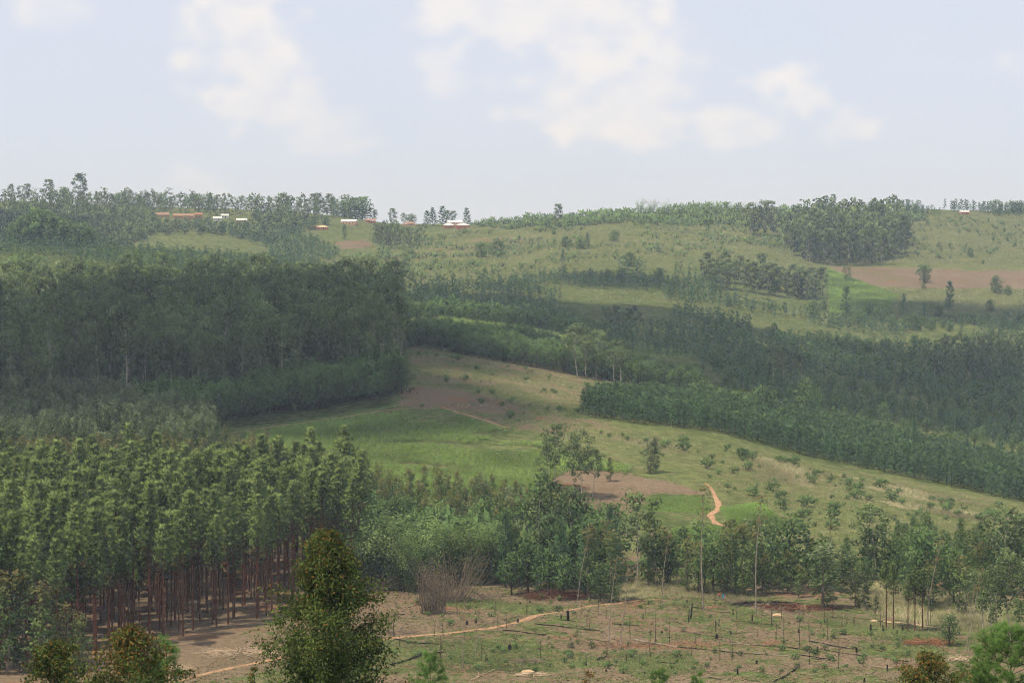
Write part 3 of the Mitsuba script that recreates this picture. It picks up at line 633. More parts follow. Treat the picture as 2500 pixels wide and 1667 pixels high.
stand(SHRUB, 'field_bush', [(1380, 1040), (1480, 1050), (1750, 1085), (2000, 1145), (2500, 1250), (2700, 1290), (2700, 1330), (1900, 1300), (1850, 1260), (1760, 1215), (1700, 1120), (1560, 1110), (1440, 1070)], 470, 690, 7, .8, 3.0,
      'low dark bush', 'grass field', 'bushes dotting the grass field', .6, gaps=.53, gapscale=11, seed=25)
stand(SHRUB, 'slope_bush', [(980, 1000), (975, 860), (1030, 850), (1700, 970), (1430, 1010), (1400, 1050), (1250, 1030), (1090, 990)], 610, 880, 8, .6, 2.4, 'small dark bush', 'rough slope', 'bushes dotting the rough slope', .6, gaps=.57, gapscale=13, seed=26)
stand(SHRUB, 'clearing_bush', [(940, 1480), (1400, 1440), (1700, 1480), (1900, 1500), (2300, 1560), (2300, 1640), (1300, 1650), (950, 1640)], 330, 470, 5.2, .5, 1.3, 'small regrowth tuft', 'burnt clearing', 'regrowth tufts in the burnt clearing', .6, gaps=.50, gapscale=9, seed=27)

stand(YOUNG, 'tree_line', [(1500, 1440), (1560, 1400), (1700, 1405), (1850, 1432), (2000, 1450), (2120, 1480), (2200, 1440), (2500, 1480), (2600, 1560), (2600, 1400), (2250, 1340), (2150, 1400), (1900, 1375), (1600, 1370)], 420, 545, 5.0, 7, 13, 'fresh green young tree', 'right tree line', 'young trees of the line beyond the clearing', .22, gaps=.44, gapscale=14, seed=31, leaf='leaf_broad')
stand(BROAD, 'tree_line', [(1500, 1445), (1600, 1410), (1850, 1440), (2050, 1450), (2500, 1500), (2600, 1450), (2250, 1390), (1900, 1390), (1600, 1380)], 420, 530, 9, 6, 9, 'dense green tree', 'right tree line', 'broad trees of the line beyond the clearing', .38, gaps=.5, gapscale=16, seed=32)
stand(BROAD, 'bank_of_trees', [(830, 1425), (1000, 1415), (1230, 1415), (1500, 1440), (1500, 1370), (1250, 1330), (830, 1330)], 425, 500, 5.5, 10, 16, 'dense green tree', 'bank behind clearing', 'trees of the bank behind the clearing', .36, gaps=.36, gapscale=16, seed=33)
stand(CONIFER, 'bank_conifers', [(1230, 1440), (1500, 1458), (1520, 1400), (1230, 1380)], 415, 480, 7, 10, 17, 'full green conifer', 'bank behind clearing', 'conifers of the bank behind the clearing', .22, gaps=.42, gapscale=16, seed=34)

# plants that the photograph shows one by one: kind, picture x, foot y, top y
for sx, b, t in [(905, 1437, 1212), (965, 1440, 1232), (860, 1425, 1250), (1035, 1436, 1268), (1095, 1425, 1240), (1160, 1428, 1245), (1215, 1422, 1250), (1000, 1444, 1300)]:
    lone(BAMBOO, sx, b, t, 'feathery light green bamboo clump', 'the bank of trees behind the clearing')
for sx, b, t in [(1562, 528, 482), (1592, 530, 480), (1625, 531, 484), (1660, 530, 488), (1745, 525, 488), (1780, 525, 490), (1815, 525, 490)]:
    lone(BAMBOO, sx, b, t, 'pale green bamboo clump', 'the middle skyline', 1800)
for sx, b, t, k, d in [(1310, 1440, 1205, GUM, 'dark eucalyptus'), (1390, 1405, 1180, GUM, 'dark eucalyptus'), (1556, 1434, 1196, GUM, 'slender eucalyptus with long pale trunk'), (1420, 1215, 1046, GUM, 'broad eucalyptus with forked pale limbs'),
                       (1356, 1190, 1026, GUM, 'leaning eucalyptus with bare brown trunk'), (1398, 1208, 1078, GUM, 'narrow eucalyptus beside the forked one'), (1446, 1212, 1090, GUM, 'lower eucalyptus beside the forked one'), (1338, 1186, 1060, GUM, 'slim eucalyptus left of the leaning one'), (1857, 1432, 1256, GUM, 'dark-crowned eucalyptus'), (2135, 1412, 1232, GUM, 'spreading eucalyptus'), (2300, 1465, 1300, GUM, 'thin eucalyptus'),
                       (2458, 1445, 1235, GUM, 'large full eucalyptus'), (2495, 1430, 1262, GUM, 'large full eucalyptus'), (2470, 1565, 1345, GUM, 'brownish thin eucalyptus'), (2400, 1565, 1385, GUM, 'brownish thin eucalyptus'),
                       (2432, 1580, 1400, GUM, 'brownish thin eucalyptus'), (2418, 1545, 1372, GUM, 'brownish thin eucalyptus'), (2500, 1590, 1370, GUM, 'brownish thin eucalyptus')]:
    lone(k, sx, b, t, d, 'the tree line beyond the clearing', fat=1.7 if sx in (1857, 2135, 2458, 2495) else 1.25, i=2 if sx in (1420, 2135, 2458, 2495, 1857) else None)
for sx, b, t, d in [(1260, 1425, 1262, 'blue-grey young tree'), (1323, 1207, 1142, 'dark bushy young tree'), (1490, 1175, 1118, 'reddish bushy young tree'), (1580, 1155, 1078, 'grey-green young tree'), (1597, 1153, 1070, 'grey-green young tree'), (1590, 1428, 1275, 'fresh green young tree'), (1680, 1442, 1308, 'fresh green young tree'),
                    (1705, 1450, 1322, 'fresh green young tree'), (1782, 1450, 1272, 'fresh green young tree'), (1812, 1455, 1280, 'fresh green young tree'), (1842, 1440, 1300, 'fresh green young tree'), (1660, 1412, 1330, 'fresh green young tree'),
                    (1990, 1405, 1318, 'slim young tree'), (2010, 1485, 1335, 'dense dark young tree'), (1900, 1450, 1365, 'light green young tree'), (1950, 1458, 1378, 'light green young tree'), (2065, 1445, 1340, 'dark young tree'), (2088, 1482, 1400, 'dark young tree'),
                    (2112, 1490, 1425, 'dark young tree'), (2360, 1420, 1330, 'light green young tree'), (1440, 1462, 1288, 'brownish young tree'), (1490, 1468, 1300, 'brownish young tree'), (1235, 1300, 1190, 'bluish young tree'), (1180, 1290, 1165, 'bluish young tree'),
                    (2140, 1495, 1455, 'low dark young tree'), (1465, 1420, 1270, 'brownish young tree'), (1640, 1425, 1290, 'fresh green young tree'), (1760, 1440, 1310, 'fresh green young tree'),
                    (1925, 1450, 1345, 'light green young tree'), (2240, 1475, 1340, 'light green young tree'), (2345, 1500, 1360, 'light green young tree'), (2390, 1470, 1330, 'light green young tree'), (2280, 1490, 1370, 'light green young tree'), (1870, 1448, 1350, 'light green young tree')]:
    lone(YOUNG, sx, b, t, d, 'the tree line beyond the clearing', fat=1.8 if 'dense' in d or 'dark' in d else 1.3, leaf='leaf_eucalyptus' if 'blu' in d or 'dark' in d or 'grey' in d else None)
for sx, b, t in [(15, 1645, 1410), (58, 1640, 1395), (105, 1648, 1430), (150, 1640, 1475), (196, 1634, 1500)]:
    lone(YOUNG, sx, b, t, 'pale feathery young tree', 'the plantation front at the picture edge', 320, fat=1.25)
for sx, b, t, d in [(1630, 1424, 1295, 'round green tree'), (1742, 1450, 1305, 'round green tree'), (1925, 1442, 1250, 'large dark round tree'), (2210, 1418, 1310, 'round dark tree'), (2252, 1480, 1282, 'tall round tree'), (1250, 1452, 1345, 'bright green low tree'),
                    (1340, 1452, 1335, 'dense green tree'), (1420, 1440, 1262, 'dark dense tree'), (1330, 1398, 1150, 'dark dense tree'), (2318, 1578, 1495, 'small open tree'), (2330, 1478, 1335, 'dark round tree'), (2245, 1400, 1278, 'round dark tree'), (1720, 1432, 1335, 'round green tree'), (1795, 1452, 1398, 'brown withered tree'),
                    (1290, 1447, 1300, 'dark dense tree'), (1380, 1462, 1350, 'dense green tree'), (1465, 1470, 1380, 'dense green tree')]:
    lone(BROAD, sx, b, t, d, 'the tree line beyond the clearing', fat=1.0)
for sx, b, t, d in [(1368, 1452, 1268, 'bright green full conifer'), (1275, 1225, 1182, 'small dark conifer'), (1320, 1450, 1330, 'green conifer'), (1430, 1458, 1330, 'green conifer'), (900, 1300, 1180, 'bright young conifer'), (1505, 1290, 1235, 'small dark conifer')]:
    lone(CONIFER, sx, b, t, d, 'the tree line beyond the clearing')
for sx, b, t in [(2164, 1533, 1368), (2181, 1537, 1378), (2216, 1541, 1402), (2233, 1542, 1385), (2252, 1536, 1392)]:
    lone(PINE, sx, b, t, 'slim bare-trunked pine', 'the small row at the clearing edge', fat=1.25)
for sx, b, t, bx in [(1408, 1475, 1302, 2.6), (1485, 1580, 1361, 1.5), (1517, 1581, 1365, 1.2), (1615, 1479, 1306, 1.3), (1715, 1487, 1188, 0), (1844, 1503, 1207, .9), (2007, 1483, 1270, 1.6), (2259, 1530, 1318, 3.0), (2363, 1597, 1388, 2.5), (2357, 1589, 1428, 1.8), (1652, 1483, 1416, .1), (1131, 1470, 1362, .5),
                     (1128, 1637, 1470, .6), (1162, 1613, 1460, .8), (1215, 1540, 1466, .6), (1415, 1566, 1478, .4)]:
    lone(POLE, sx, b, t, 'thin bare pole trunk', 'the standing poles in the clearing', bend=bx)
# far trees
for sx, b, t, k, d in [(194, 492, 421, GUM, 'tall tiered tree'), (119, 482, 436, GUM, 'thin sparse tree'), (237, 497, 466, GUM, 'small tree'), (28, 490, 448, GUM, 'rounded tree'), (64, 490, 447, GUM, 'rounded tree'), (155, 492, 456, BROAD, 'round tree'), (289, 505, 471, BROAD, 'round tree'), (305, 505, 468, GUM, 'tall tree'), (340, 508, 474, BROAD, 'wide round tree'),
                       (380, 508, 468, GUM, 'tall tree'), (396, 508, 473, BROAD, 'round tree'), (474, 507, 471, BROAD, 'single round tree'), (509, 512, 472, BROAD, 'round tree'), (533, 512, 474, GUM, 'tall tree'), (595, 514, 476, GUM, 'tall tree'), (613, 514, 480, GUM, 'tall tree'), (629, 514, 479, GUM, 'tall tree'), (692, 520, 470, GUM, 'tall tree'), (706, 520, 478, GUM, 'tall tree'),
                       (730, 520, 480, GUM, 'tall tree'), (766, 522, 471, GUM, 'tall tree'), (778, 522, 470, GUM, 'tall tree'), (800, 522, 471, GUM, 'tall tree'), (814, 522, 483, BROAD, 'round tree'), (842, 530, 488, BROAD, 'wide round tree'), (868, 530, 482, BROAD, 'wide round tree'), (884, 532, 479, BROAD, 'large round tree'), (916, 540, 511, GUM, 'small tree'), (959, 550, 507, GUM, 'tall tree'),
                       (987, 548, 519, GUM, 'small tree'), (1004, 548, 521, BROAD, 'small round tree'), (1042, 552, 515, CONIFER, 'dark conifer'), (1057, 552, 508, CONIFER, 'dark conifer'), (1080, 552, 504, CONIFER, 'tall dark conifer'), (1093, 552, 514, CONIFER, 'dark conifer'), (1106, 552, 514, GUM, 'sparse tree'), (1140, 553, 509, CONIFER, 'broad dark conifer')]:
    lone(k, sx, b, t, d, 'the far ridge skyline', 1950, fat=1.5)
for sx, b, t, k, d in [(762, 562, 534, BROAD, 'round dark tree'), (795, 549, 526, BROAD, 'round tree'), (841, 584, 548, CONIFER, 'full dark tree'), (1004, 630, 606, BROAD, 'round tree'), (988, 660, 626, BROAD, 'ragged round tree'), (1176, 628, 589, BROAD, 'round tree with clear trunk'), (1214, 626, 580, BROAD, 'wide round tree'), (1381, 605, 575, BROAD, 'grey-green tree'),
                       (1418, 607, 578, BROAD, 'round tree'), (1434, 606, 569, CONIFER, 'pointed tree'), (1374, 644, 609, CONIFER, 'pointed tree'), (1536, 650, 612, BROAD, 'dark tree'), (1484, 679, 655, BROAD, 'dark tree'), (1518, 682, 652, BROAD, 'dark tree'), (1610, 683, 652, BROAD, 'dark tree'), (1607, 616, 598, BROAD, 'small round tree'), (1320, 566, 556, BROAD, 'low bush'), (1352, 574, 560, BROAD, 'low bush'),
                       (932, 718, 670, YOUNG, 'columnar tree'), (1031, 714, 672, YOUNG, 'columnar tree'), (960, 718, 664, GUM, 'pale feathery tree'), (985, 716, 658, GUM, 'pale feathery tree'), (1008, 716, 662, GUM, 'pale feathery tree'), (1500, 590, 560, BROAD, 'dark bush')]:
    lone(k, sx, b, t, d, 'the middle hill', 1250, fat=1.2)
lone(GUM, 1363, 550, 497, 'lone ragged tree', 'the bare middle skyline', 1800, fat=1.5)
for sx, b, t in [(1484, 812, 745), (1505, 815, 743), (1530, 815, 748), (1550, 812, 744), (1515, 818, 756)]:
    lone(GUM, sx, b, t, 'pale-topped eucalyptus', 'the group below the young pines', 950, fat=1.3)
for sx, b, t, d in [(1411, 922, 787, 'umbrella-crowned tall tree'), (1455, 925, 803, 'umbrella-crowned thin tree'), (1430, 922, 830, 'dark tall tree'), (1516, 940, 826, 'dark spreading tree'), (1500, 942, 850, 'dark spreading tree')]:
    lone(GUM, sx, b, t, d, 'the dark hedge', 700, fat=1.5)
for sx, b, t in [(1725, 684, 612), (1771, 690, 610), (1750, 690, 632), (1795, 690, 636), (1814, 694, 620), (1840, 700, 640), (1860, 704, 616), (1885, 706, 640), (1905, 712, 648), (1735, 700, 640), (1760, 704, 636), (1782, 706, 640), (1828, 712, 645), (1850, 716, 650), (1872, 718, 640), (1895, 722, 652), (1945, 730, 660), (1968, 730, 658), (1992, 728, 655), (1936, 716, 640), (1953, 724, 646), (1981, 724, 649), (2005, 721, 650), (1920, 720, 660)]:
    lone(GUM, sx, b, t, 'dark columnar eucalyptus', 'the row beside the bright green field', 1250, fat=1.5)
for sx, b, t in [(1835, 572, 492), (1850, 572, 500), (1865, 572, 488), (1880, 574, 487), (1893, 574, 505), (1842, 574, 520)]:
    lone(GUM, sx, b, t, 'grey-green eucalyptus', 'the clump beside the big grove', 1650, fat=1.2)
for sx, b, t, k, d in [(2034, 510, 473, GUM, 'tall ragged tree'), (2084, 510, 484, GUM, 'thin tree'), (2125, 516, 492, BROAD, 'low round tree'), (2151, 514, 486, GUM, 'small thin tree'), (2167, 514, 485, GUM, 'small thin tree'), (2430, 520, 486, BROAD, 'round tree'), (2470, 521, 489, BROAD, 'dark tree'), (2490, 521, 488, BROAD, 'dark tree'), (2235, 520, 500, BROAD, 'dark round tree')]:
    lone(k, sx, b, t, d, 'the skyline above the upper field', 1900, fat=1.4)
for sx, b, t, k, d in [(2065, 788, 701, CONIFER, 'tall full pine'), (2063, 686, 634, YOUNG, 'ghostly sparse tree'), (2074, 686, 650, YOUNG, 'small sparse tree'), (2257, 690, 640, BROAD, 'small spreading tree'), (2318, 758, 688, CONIFER, 'tall one-sided pine'), (2120, 776, 736, BROAD, 'dark round tree'), (2154, 786, 737, BROAD, 'dark round tree'), (2206, 766, 718, CONIFER, 'broad pine'),
                       (2257, 775, 741, CONIFER, 'small pine'), (2292, 772, 741, BROAD, 'round tree'), (2232, 806, 762, BROAD, 'dark round tree'), (2346, 808, 773, CONIFER, 'dark pine'), (2432, 716, 670, BROAD, 'full round tree'), (2461, 722, 695, BROAD, 'low round tree'), (2417, 760, 729, BROAD, 'thin round tree'), (2411, 782, 760, BROAD, 'small round tree'), (2369, 628, 602, BROAD, 'small dark tree'),
                       (1985, 775, 730, BROAD, 'dark round tree'), (2010, 758, 730, BROAD, 'dark round tree'), (2400, 645, 633, BROAD, 'low dark bush'), (2255, 705, 690, BROAD, 'low green bush')]:
    lone(k, sx, b, t, d, 'the bright slope', 1300)
for sx, b, t in [(1975, 848, 806), (2000, 852, 803), (2020, 858, 808), (2045, 860, 815), (2065, 862, 812), (2090, 864, 822), (2110, 860, 830)]:
    lone(BROAD, sx, b, t, 'dark tree', 'the round clump in the shaded valley', 1000)
for sx, b, t, k in [(1890, 932, 840, GUM), (1915, 936, 838, GUM), (1935, 936, 855, GUM), (1955, 940, 862, GUM), (1868, 930, 870, BROAD), (1985, 1000, 950, BROAD), (1715, 990, 925, BROAD), (1760, 1010, 945, BROAD), (1800, 1020, 950, BROAD), (1830, 1022, 962, BROAD), (1862, 1030, 940, BROAD), (1740, 1000, 940, BROAD), (1965, 1020, 925, BROAD), (1990, 1022, 965, CONIFER)]:
    lone(k, sx, b, t, 'large dark tree', 'the group above the young pine strip', 680, fat=1.3)
for sx, b, t in [(2125, 1075, 1020), (2230, 1105, 1020), (2360, 1140, 1070), (2440, 1150, 1068), (2420, 1010, 960)]:
    lone(CONIFER, sx, b, t, 'dark bushy pine', 'the far side of the young pine strip', 680)
for sx, b, t in [(36, 594, 540), (58, 596, 524), (84, 597, 505), (108, 597, 510), (134, 598, 520), (158, 599, 532), (180, 602, 545), (202, 603, 541), (218, 603, 552), (72, 597, 545), (120, 599, 550), (96, 598, 530), (148, 600, 548)]:
    lone(BROAD, sx, b, t, 'leafy round tree', 'the clump on the near hilltop', 1000, fat=1.15)
for sx, b, t, k in [(62, 720, 614, BROAD), (212, 720, 634, BROAD), (325, 730, 616, BROAD), (525, 720, 612, GUM), (555, 730, 630, GUM), (625, 740, 618, GUM), (655, 745, 626, GUM), (700, 745, 640, GUM), (690, 760, 650, GUM), (740, 760, 635, GUM), (780, 760, 640, GUM), (820, 770, 650, GUM), (640, 735, 630, GUM), (595, 735, 640, GUM), (850, 790, 680, GUM), (100, 730, 645, GUM), (20, 725, 640, GUM)]:
    lone(k, sx, b, t, 'dark tree standing above the canopy', 'the top edge of the dark forest', 900, fat=1.5)
# ------------------------------------------------------------------ which plants of a stand show: a coarse painter's pass, nearest first; the 300 of a kind that show largest are things of their own
_slope = (ZG - CZ) / np.maximum(YG, 1)[:, None]
_ridge = np.maximum.accumulate(np.where(YG[:, None] < 100, -9, _slope), 0)
_rf = RegularGridInterpolator((YG, UG), _ridge, bounds_error=False, fill_value=None)
_all = [(l['p'], l['h'], .3, -1, i) for i, l in enumerate(LONE)] + [(p, h, s['wide'], k, i) for k, s in enumerate(STANDS) for i, (p, h) in enumerate(zip(s['p'], s['h']))]
_all.sort(key=lambda a: a[0][1])
_buf = np.zeros((417, 625), bool); SEEN = [np.zeros(len(s['p']), int) for s in STANDS]
_P = np.array([a[0] for a in _all]); _h = np.array([a[1] for a in _all]); _w = np.array([a[2] for a in _all])
_bx, _by = project(_P[:, 0], _P[:, 1], _P[:, 2]); _tx, _ty = project(_P[:, 0], _P[:, 1], _P[:, 2] + _h)
_rs = _rf(np.stack([_P[:, 1] - 4, _P[:, 0] / _P[:, 1]], -1)); _lowz = CZ + _rs * _P[:, 1]
_vy = project(_P[:, 0], _P[:, 1], np.maximum(_P[:, 2], _lowz))[1]
for n, a in enumerate(_all):
    y0, y1 = (_ty[n] + .12 * (_by[n] - _ty[n])) / 4, min(_vy[n], _by[n]) / 4
    if y1 <= y0: continue
    rx = max(.5, .6 * _w[n] * (_by[n] - _ty[n]) / 4); cx = _bx[n] / 4
    i0, i1, j0, j1 = max(0, int(round(y0))), min(417, int(round(y1)) + 1), max(0, int(round(cx - rx))), min(625, int(round(cx + rx)) + 1)
    if i1 <= i0 or j1 <= j0: continue
    v = _buf[i0:i1, j0:j1]
    if a[3] >= 0: SEEN[a[3]][a[4]] = (~v).sum()
    v[...] = True
budget = {}
for l in LONE: budget[l['kind'].name] = budget.get(l['kind'].name, 0) + 1
cand = {}
for k, s in enumerate(STANDS):
    if s['single']:
        for i in range(len(s['p'])):
            if SEEN[k][i] >= 5: cand.setdefault(s['kind'].name, []).append((SEEN[k][i], k, i))
chosen = [set() for _ in STANDS]
for name, c in cand.items():
    for _n, k, i in sorted(c, key=lambda a: (-a[0], a[1], a[2]))[:max(0, 295 - budget.get(name, 0))]: chosen[k].add(i)
ROWW = ['front row'] + [f'{ordinal(i)} row' for i in range(2, 99)]
for k, s in enumerate(STANDS):
    kd = s['kind']; one = sorted(chosen[k]); rows = sorted({int(s['row'][i]) for i in one})
    for q, rw in enumerate(rows):
        for j, i in enumerate(sorted([i for i in one if s['row'][i] == rw], key=lambda i: s['p'][i][0] / s['p'][i][1])):
            kd.put(s['p'][i], s['h'][i], f"{s['desc']}, {ordinal(j + 1)} from left, {ROWW[q]}, {s['where']}", s['group'], leaf=s['leaf'], fat=1.0)
    rest = [i for i in range(len(s['p'])) if i not in chosen[k] and (SEEN[k][i] > 0 or s['p'][i][1] < 1000 * K)]
    if rest: kd.mass(s['name'], s['p'][rest], s['h'][rest], f"{s['desc'].split(' with ')[0]} mass of the {s['where'].replace('the ', '')}", leaf=s['leaf'], seen=SEEN[k][rest])
seen_label = {}
for l in LONE: seen_label.setdefault((l['desc'], l['where']), []).append(l)
for (d, w), ls in seen_label.items():
    for j, l in enumerate(sorted(ls, key=lambda l: l['sx'])):
        kw = dict(l['kw']); bx = kw.pop('bend', None)
        if bx is not None: kw.update(rot=0., lean=math.degrees(math.atan2(bx, l['h'])))
        text = f'{d}, {ordinal(j + 1)} from left, {w}' if len(ls) > 1 else f'{d}, {w}'
        if len(ls) == 1 and len(text.split()) < 4: text = 'single ' + text
        l['kind'].put(l['p'], l['h'], text, w.replace('the ', '', 1) if len(ls) > 1 else None, **kw)
print('things', {k: len(v) for k, v in cand.items()}, budget, {s['name']: len(s['p']) for s in STANDS})
# ------------------------------------------------------------------ near plants on the slope below the camera
def near_gum(h, seed, half, n_branch=60, per=210, leaf=.17, red=.35):
    """A gum seen close: limbs that carry sprays of folded glossy leaves; half(q) is the half-width at the height fraction q."""
    r = np.random.default_rng(seed); c, t = Mesh(), Mesh()
    p = limb(t, [0, 0, -.4], [r.normal(0, .02 * h), 0, h * .96], .011 * h, .006, r, .03, 10, 7)
    at = lambda z: np.array([np.interp(z, p[:, 2], p[:, k]) for k in range(3)])
    for k in range(n_branch):
        q = .10 + .9 * ((k + r.random()) / n_branch); R = half(q) * r.uniform(.55, 1.12); a = k * 2.39996 + r.normal(0, .3)
        b = at(max(.02, q * h - R * .55)); e = at(q * h) + [R * math.cos(a), R * math.sin(a), 0]
        br = limb(t, b, e, .0035 * h * (1.2 - q), .006, r, .18, 6, 4)
        for tw in range(5):
            f = r.uniform(.35, 1.0); s0 = np.array([np.interp(f, np.linspace(0, 1, 6), br[:, j]) for j in range(3)]); s1 = s0 + ball(r, 1)[0] * [1, 1, .6] * max(half(q), .16 * half(.5)) * .34
            tb = limb(t, s0, s1, .008, .004, r, .2, 4, 3)
            m = per // 5; g = r.random(m); P = np.stack([np.interp(g, np.linspace(0, 1, 4), tb[:, j]) for j in range(3)], 1) + r.normal(0, .06 * half(.5) + .03, (m, 3))
            D = np.column_stack([r.normal(0, .65, (m, 2)), r.uniform(-1.25, .25, m)]); tipq = np.clip((q - .62) * 2.4, 0, 1) * red * 2 + red * .25 * (f > .85)
            c.leaves(P, D, leaf * r.uniform(.6, 1.25, m), leaf * .40, np.clip(r.normal(.35, .25, m), 0, 1), np.clip((r.random(m) < tipq) * r.uniform(.4, 1, m), 0, 1), r, fold=.18, nrm=unit(s0 - at(max(.02, q * h - R * .3))) * .6 + [0, 0, .3] + r.normal(0, .75, (m, 3)))
    return c, t


def near_pine(h, seed, half, n_branch=46, needles=30, length=.34):
    """A pine seen close: every shoot a drooping brush of long needles."""
    r = np.random.default_rng(seed); c, t = Mesh(), Mesh()
    limb(t, [0, 0, -.4], [0, 0, h * .97], .012 * h, .01, r, .02, 8, 6)
    for k in range(n_branch):
        q = .12 + .88 * (k + r.random()) / n_branch; R = half(q) * r.uniform(.6, 1.1); a = k * 2.39996 + r.normal(0, .3)
        br = limb(t, [0, 0, max(0, q * h - R * .3)], [R * math.cos(a), R * math.sin(a), q * h + R * .2], .02, .008, r, .12, 6, 4)
        for sh in range(7):
            f = r.uniform(.3, 1.0) if sh else 1.0; s = np.array([np.interp(f, np.linspace(0, 1, 6), br[:, j]) for j in range(3)]) + r.normal(0, .13, 3)
            ax = unit([math.cos(a) + r.normal(0, .5), math.sin(a) + r.normal(0, .5), .9]); m = needles
            D = ax * .8 + ball(r, m) * .75 - np.array([0, 0, .12]); P = s + ax * r.uniform(0, .22, (m, 1))
            L = length * r.uniform(.7, 1.2, m)
            c.blades(P, D, L, .022, np.clip(r.normal(.5, .22, m), 0, 1), (r.random(m) < .15) * .4, r, D * .5 + [0, 0, .5] + ball(r, m) * .3)
            c.blades(P + unit(D) * L[:, None] * .55, D + [0, 0, -.9], L * .7, .02, np.clip(r.normal(.55, .2, m), 0, 1), 0, r, D * .5 + [0, 0, .4] + ball(r, m) * .3)
    return c, t


foliage('leaf_near_pine', (.06, .125, .03), (.13, .235, .06), (.18, .26, .08), trans=.8, rough=.45, scale=1.5)


def near(name, made, leaf, bark, sx, yn, top, label, cat, hmade):
    d = ray(sx, top); y = yn * K; x = d[0] / d[1] * y; z = float(H(x, y).ravel()[0]); h = CZ + d[2] / d[1] * y - z
    key = key_for(name); m = T().translate([x, y, z]) @ T().rotate([0, 0, 1], float(rng.uniform(0, 360))) @ T().scale(float(h / hmade))
    c, t = made
    scene[key + '__trunk'] = {**shape(t.arrays(), bark), 'to_world': m}
    scene[key + '__crown'] = {**shape(c.arrays(), leaf), 'to_world': m}
    labels[key] = {'label': label, 'category': cat}


# heights at those distances: the crown of the big gum is 370 photo pixels tall in view, 45 pixels to the metre
near('eucalyptus_tree', near_gum(15, 31, lambda q: 1.02 * np.interp(q, [0, .44, .57, .67, .75, .83, .92, 1], [3.2, 4.0, 3.9, 3.6, 3.0, 2.3, 1.35, .15]), n_branch=140, per=330, leaf=.25, red=.11), 'leaf_near', 'bark_dark', 800, 100, 1292, 'big glossy eucalyptus with reddish top, alone in the foreground', 'eucalyptus', 15)
DOME = lambda w: (lambda q: w * np.interp(q, [0, .5, .72, .85, .95, 1.0], [.8, 1.1, 1.0, .78, .42, .1]))
near('eucalyptus_tree', near_gum(8, 32, DOME(2.2), n_branch=70, per=250, leaf=.2, red=.12), 'leaf_near', 'bark_dark', 128, 82, 1563, 'dark glossy eucalyptus bush in the lower left corner', 'eucalyptus', 8)
near('eucalyptus_tree', near_gum(8, 33, DOME(2.3), n_branch=70, per=250, leaf=.19, red=.28), 'leaf_near', 'bark_dark', 318, 82, 1525, 'rust-red tipped eucalyptus bush beside the sandy path', 'eucalyptus', 8)
near('eucalyptus_tree', near_gum(8, 34, DOME(2.8), n_branch=70, per=250, leaf=.2, red=.28), 'leaf_near', 'bark_dark', 2268, 90, 1590, 'yellow and rust tipped eucalyptus bush in front of the clearing', 'eucalyptus', 8)
near('pine_tree', near_pine(9, 35, lambda q: 3.6 * np.interp(q, [0, .5, .75, .9, 1.0], [1, 1, .85, .5, .15]), n_branch=110, needles=34), 'leaf_near_pine', 'bark_dark', 2470, 92, 1535, 'lush long-needled young pine in the lower right corner', 'pine tree', 9)
near('pine_tree', near_pine(8, 36, lambda q: 1.8 * np.interp(q, [0, .4, .8, 1.0], [1, 1, .7, .15]), n_branch=44), 'leaf_near_pine', 'bark_dark', 2395, 95, 1625, 'low bright pine sapling at the foot of the corner pine', 'pine tree', 8)
near('pine_tree', near_pine(7, 37, lambda q: 1.4 * np.interp(q, [0, .4, .8, 1.0], [1, 1, .7, .15]), n_branch=34), 'leaf_near_pine', 'bark_dark', 372, 110, 1620, 'bright pine sapling beside the rust-red tipped bush', 'pine tree', 7)
near('pine_tree', near_pine(5, 38, lambda q: .7 * np.interp(q, [0, .4, .8, 1.0], [1, 1, .7, .15]), n_branch=18), 'leaf_near_pine', 'bark_dark', 406, 130, 1574, 'thin young pine rising before the plantation floor', 'pine tree', 5)
near('pine_tree', near_pine(7, 39, lambda q: 1.9 * np.interp(q, [0, .4, .8, 1.0], [1, 1, .6, .1]), n_branch=40), 'leaf_near_pine', 'bark_dark', 1050, 150, 1600, 'light green sapling at the bottom edge beside the big eucalyptus', 'pine tree', 7)
near('pine_tree', near_pine(7, 40, lambda q: 1.6 * np.interp(q, [0, .4, .8, 1.0], [1, 1, .6, .1]), n_branch=34), 'leaf_near_pine', 'bark_dark', 1612, 140, 1636, 'dark green young pine at the middle of the bottom edge', 'pine tree', 7)
near('pine_tree', near_pine(7, 43, lambda q: 1.1 * np.interp(q, [0, .4, .8, 1.0], [1, 1, .6, .1]), n_branch=26), 'leaf_near_pine', 'bark_dark', 1700, 140, 1645, 'small young pine on the bottom edge beside a darker one', 'pine tree', 7)
near('eucalyptus_tree', near_gum(7, 41, lambda q: 1.3 * np.interp(q, [0, .4, .75, 1.0], [.8, 1.0, .7, .15]), n_branch=18, per=70, red=.95), 'leaf_near', 'bark_dark', 1440, 120, 1632, 'sparse orange-leaved sapling at the bottom edge', 'eucalyptus', 7)
near('eucalyptus_tree', near_gum(7, 42, lambda q: 1.0 * np.interp(q, [0, .4, .75, 1.0], [.8, 1.0, .7, .15]), n_branch=18, per=90, red=.2), 'leaf_near', 'bark_dark', 620, 95, 1620, 'small green sapling left of the big eucalyptus', 'eucalyptus', 7)


# ------------------------------------------------------------------ ground cover that nobody could count
def scatter(n, poly, y0, y1, seed, dens=None):
    r = np.random.default_rng(seed); poly = np.asarray(poly, float); out = []
    got = 0
    while got < n:
        y = np.sqrt(r.uniform(y0 ** 2, y1 ** 2, 20000)) * K; x = (r.uniform(poly[:, 0].min(), poly[:, 0].max(), 20000) - PW / 2) / F * y; z = H(x, y)
        sx, sy = project(x, y, z); ok = inside(sx, sy, poly)
        if dens is not None: ok &= dens(x, y, r)
        out.append(np.column_stack([x, y, z])[ok]); got += ok.sum()
        if len(out) > 60: break
    return np.vstack(out)[:n], r


